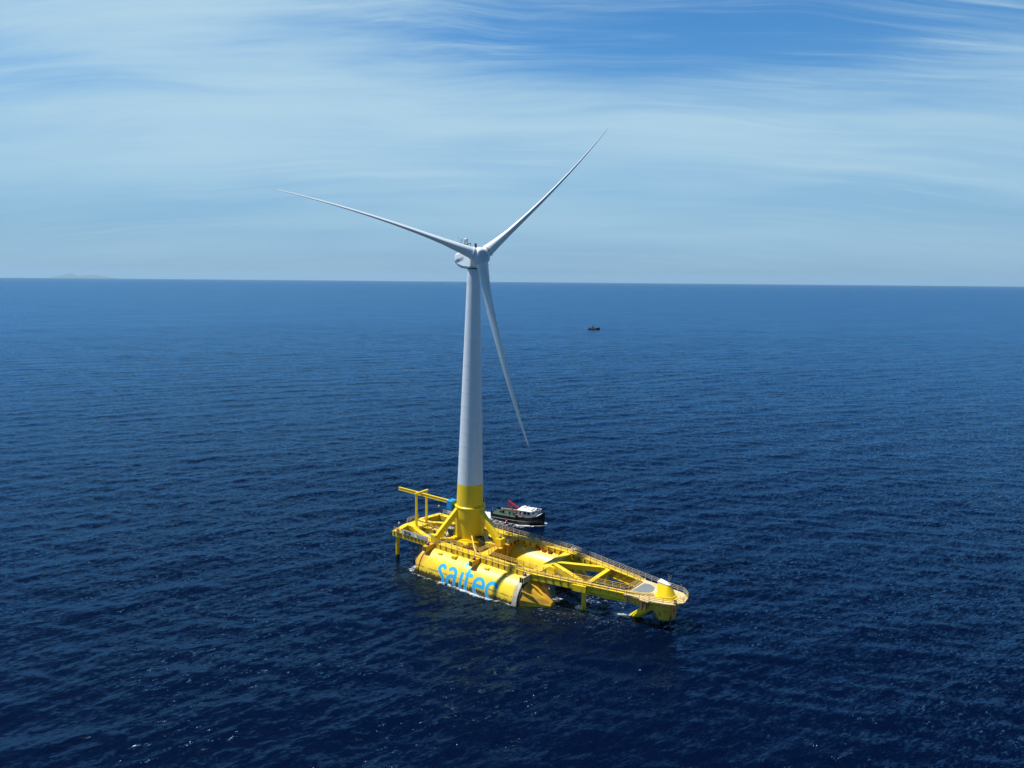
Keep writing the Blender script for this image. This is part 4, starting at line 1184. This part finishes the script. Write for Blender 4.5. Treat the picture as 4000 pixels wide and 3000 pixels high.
MB().prism([(.55, -1.95), (4.9, -1.95), (5.2, -1.3), (5.2, 1.3), (4.9, 1.95), (.55, 1.95)], 3.522, 3.66).build('roof', M['white_paint'], house, 0.05)
for x0, x1 in ((1.35, 1.75), (2.45, 3.35), (3.6, 4.4)):
    for s_ in (-1, 1):
        MB().box((x0, s_ * 1.75 - .015, 2.6 if x0 > 1.5 else 2.2), (x1, s_ * 1.75 + .015, 3.3)).build('window', M['glass'], house)
for y_ in (-1.05, 0, 1.05):
    w_ = MB().beam((5.24, y_, 2.65), (4.9, y_, 3.38), .82, .05, side=(0, 1, 0)).build('window', M['glass'], house)
sk = MB()
for y_ in (-.9, 0, .9): sk.box((4.3, y_ - .3, 3.662), (4.85, y_ + .3, 3.70))
sk.build('skylight', M['glass'], house)
rg = MB().lathe((1.9, .6, 3.66), (0, 0, 1), [(0, .3), (.2, .42), (.45, .42), (.6, .2)], 16).box((2.6, -.9, 3.66), (3.3, -.5, 3.86)).box((1.2, -1.2, 3.66), (1.8, -.8, 3.8)).tube((3.0, .8, 3.66), (3.0, .8, 4.5), .05, n=6).ball((3.6, .7, 3.86), .2)
rg.build('roof_gear', M['white_paint'], house)
cr = MB().tube((-.2, .3, 1.6), (-.2, .3, 3.7), .34, .28, 12).build('crane_column', M['red'], WB)
MB().beam((-.2, .3, 3.4), (-3.0, .6, 4.9), .38, .42).build('crane_boom', M['red'], cr)
MB().beam((-3.0, .6, 5.05), (-2.75, .5, 3.3), .32, .36).beam((-2.7, .5, 3.4), (-1.6, .4, 2.6), .2, .24).build('crane_arm', M['red'], cr)
MB().pipe([(-.1, .2, 2.6), (-.9, .3, 3.5), (-1.8, .45, 4.2)], .07).box((-.6, 0, 1.6), (.3, .7, 2.2)).build('crane_ram', M['dark_metal'], cr)
bt = MB().box((-1.0, -1.2, 1.6), (-.55, -.8, 2.4)).box((-2.3, -1.0, 1.6), (-1.9, -.7, 2.5)).box((-5.4, -.4, 1.6), (-4.3, .5, 2.15)).box((-2.4, -1.05, 2.3), (-1.2, -.85, 2.42)).box((.1, -2.0, 1.6), (.8, -1.2, 2.2))
bt.build('towing_gear', M['dark_metal'], WB)
MB().beam((-6.0, 1.95, 1.95), (-1.0, 2.15, 1.95), .35, .45).build('fender_beam', paint('pale_timber', (.42, .36, .26), .8, .2), WB)
br_ = MB()
for s_ in (-1, 1):
    br_.pipe([(4.9, s_ * 1.55, 3.7), (6.3, s_ * .9, 3.95), (7.1, s_ * .15, 4.2)], .045, 6)
    for x_, y_ in ((4.9, 1.55), (5.7, 1.2), (6.4, .85)): br_.tube((x_, s_ * y_, 2.8), (x_, s_ * y_, 3.85), .04, n=6)
br_.build('bow_rail', M['white_paint'], WB)
MB().tube((-7.1, -1.3, 1.6), (-7.1, -1.3, 3.1), .04, n=6).build('flag_staff', M['white_paint'], WB)
lifebuoy(BM_ @ Matrix.Translation((2.1, -1.86, 2.35)), 'red lifebuoy on the white wheelhouse side of the work boat')
def person(mat4, label):
    P_ = thing('person', label, 'person', mat4)
    verts = [(0, 0, .95), (0, 0, 1.18), (0, 0, 1.42), (0, 0, 1.53), (0, .02, 1.64), (0, .02, 1.74),
             (-.10, 0, .88), (-.11, .02, .48), (-.12, 0, .08), (-.12, .16, .04),
             (.10, 0, .88), (.13, .05, .48), (.13, .0, .08), (.13, .16, .04),
             (-.20, 0, 1.40), (-.27, .02, 1.12), (-.24, .14, .90), (-.23, .2, .82),
             (.20, 0, 1.40), (.28, .04, 1.13), (.22, .2, .98), (.2, .28, .95)]
    edges = [(0, 1), (1, 2), (2, 3), (3, 4), (4, 5), (0, 6), (6, 7), (7, 8), (8, 9), (0, 10), (10, 11), (11, 12), (12, 13), (2, 14), (14, 15), (15, 16), (16, 17), (2, 18), (18, 19), (19, 20), (20, 21)]
    rad = [.16, .15, .17, .06, .105, .09, .10, .07, .05, .045, .10, .07, .05, .045, .07, .05, .04, .035, .07, .05, .04, .035]
    def skinned(name, idx, extra, mat):
        mp = {v: i for i, v in enumerate(idx)}
        me = bpy.data.meshes.new(name)
        me.from_pydata([verts[i] for i in idx], [(mp[a], mp[c]) for a, c in edges if a in mp and c in mp], [])
        o = bpy.data.objects.new(name, me); COL.objects.link(o); o.parent = P_
        o.modifiers.new('skin', 'SKIN')
        for i, v in enumerate(idx): me.skin_vertices[0].data[i].radius = (rad[v] + extra,) * 2
        me.skin_vertices[0].data[0].use_root = True
        s_ = o.modifiers.new('sub', 'SUBSURF'); s_.levels = s_.render_levels = 2
        me.materials.append(mat)
        return o
    body = skinned('body', list(range(22)), 0, M['skin'])
    skinned('shirt', [0, 1, 2, 14, 15, 18, 19], .018, M['cloth_white'])
    skinned('trousers', [0, 6, 7, 8, 10, 11, 12], .02, M['cloth_dark'])
    MB().ball((0, 0, 1.77), .115).build('hair', M['hair'], P_)
    return P_
person(BM_ @ Matrix.Translation((-4.0, -.9, 1.6)) @ Matrix.Rotation(R(30), 4, 'Z'), 'person in pale shirt and dark trousers standing on the green boat deck')
bu = thing('mooring_buoy', 'round red fender buoy floating beside the black boat hull', 'buoy', BM_ @ Matrix.Translation((-2.0, -2.95, .3)))
MB().ball((0, 0, 0), .34).build('float', M['pink_red'], bu)
MB().tube((0, 0, .3), (0, 0, .5), .06, n=8).torus((0, 0, .52), (0, 1, 0), .09, .03, 10, 5).build('eye', M['black'], bu)

# ------------------------------------------------------------------ distant boat
FM = Matrix.Translation(FB_C) @ Matrix.Rotation(FB_H, 4, 'Z')
FB = thing('patrol_boat', 'small dark boat with thin mast heading right near the horizon', 'boat', FM)
stn2 = [(-8.2, 2.0, 1.9, 1.5), (-4, 2.4, 2.2, 1.4), (1, 2.4, 2.1, 1.5), (5, 1.6, 1.2, 2.0), (8.2, .2, .05, 2.9)]
MB().rings(boat_secs(0, 0, stn2), False).build('hull', M['hull_black'], FB)
MB().prism([(-7.9, -1.8), (4.8, -1.5), (7.0, 0), (4.8, 1.5), (-7.9, 1.8)], 1.75, 1.85).build('deck', paint('grey_boat_deck', (.34, .34, .36), .7, .2), FB)
ho = MB().box((-2.6, -1.3, 1.85), (-.6, 1.3, 4.6)).build('wheelhouse', M['dark_metal'], FB, .05)
MB().box((-3.1, -.5, 1.9), (-2.7, .5, 5.0)).build('white_panel', M['white_paint'], ho)
MB().tube((-3.6, 0, 1.8), (-3.6, 0, 7.2), .12, n=8).beam((-4.2, 0, 6.2), (-3.0, 0, 6.2), .1, .1).build('mast', M['galv'], FB)
MB().box((.6, -1.0, 1.85), (2.4, 1.0, 2.9)).box((3.2, -.8, 1.9), (5.2, .8, 2.7)).build('deck_cargo', paint('faded_red_cargo', (.25, .10, .10), .7, .3), FB, .05)
MB().beam((-4.4, -1, 1.85), (-4.0, -1, 3.6), .3, .5).box((-7.4, -1.2, 1.85), (-5.0, 1.2, 2.6)).build('stern_gear', M['dark_metal'], FB)

# ------------------------------------------------------------------ haze: one even body of air over the sea
hz = MB().box((-230000, -230000, -1001.0), (230000, 230000, 1900.0))
mt, nb = new_mat('air_haze')
pv_ = nb.n('ShaderNodeVolumePrincipled', {'Color': (0.50, 0.77, 1.0, 1), 'Density': 8.0e-6, 'Anisotropy': 0.1})
nb.link(pv_.outputs[0], nb.n('ShaderNodeOutputMaterial').inputs['Volume'])
HZ = hz.build('haze', mt)
HZ['kind'] = 'stuff'
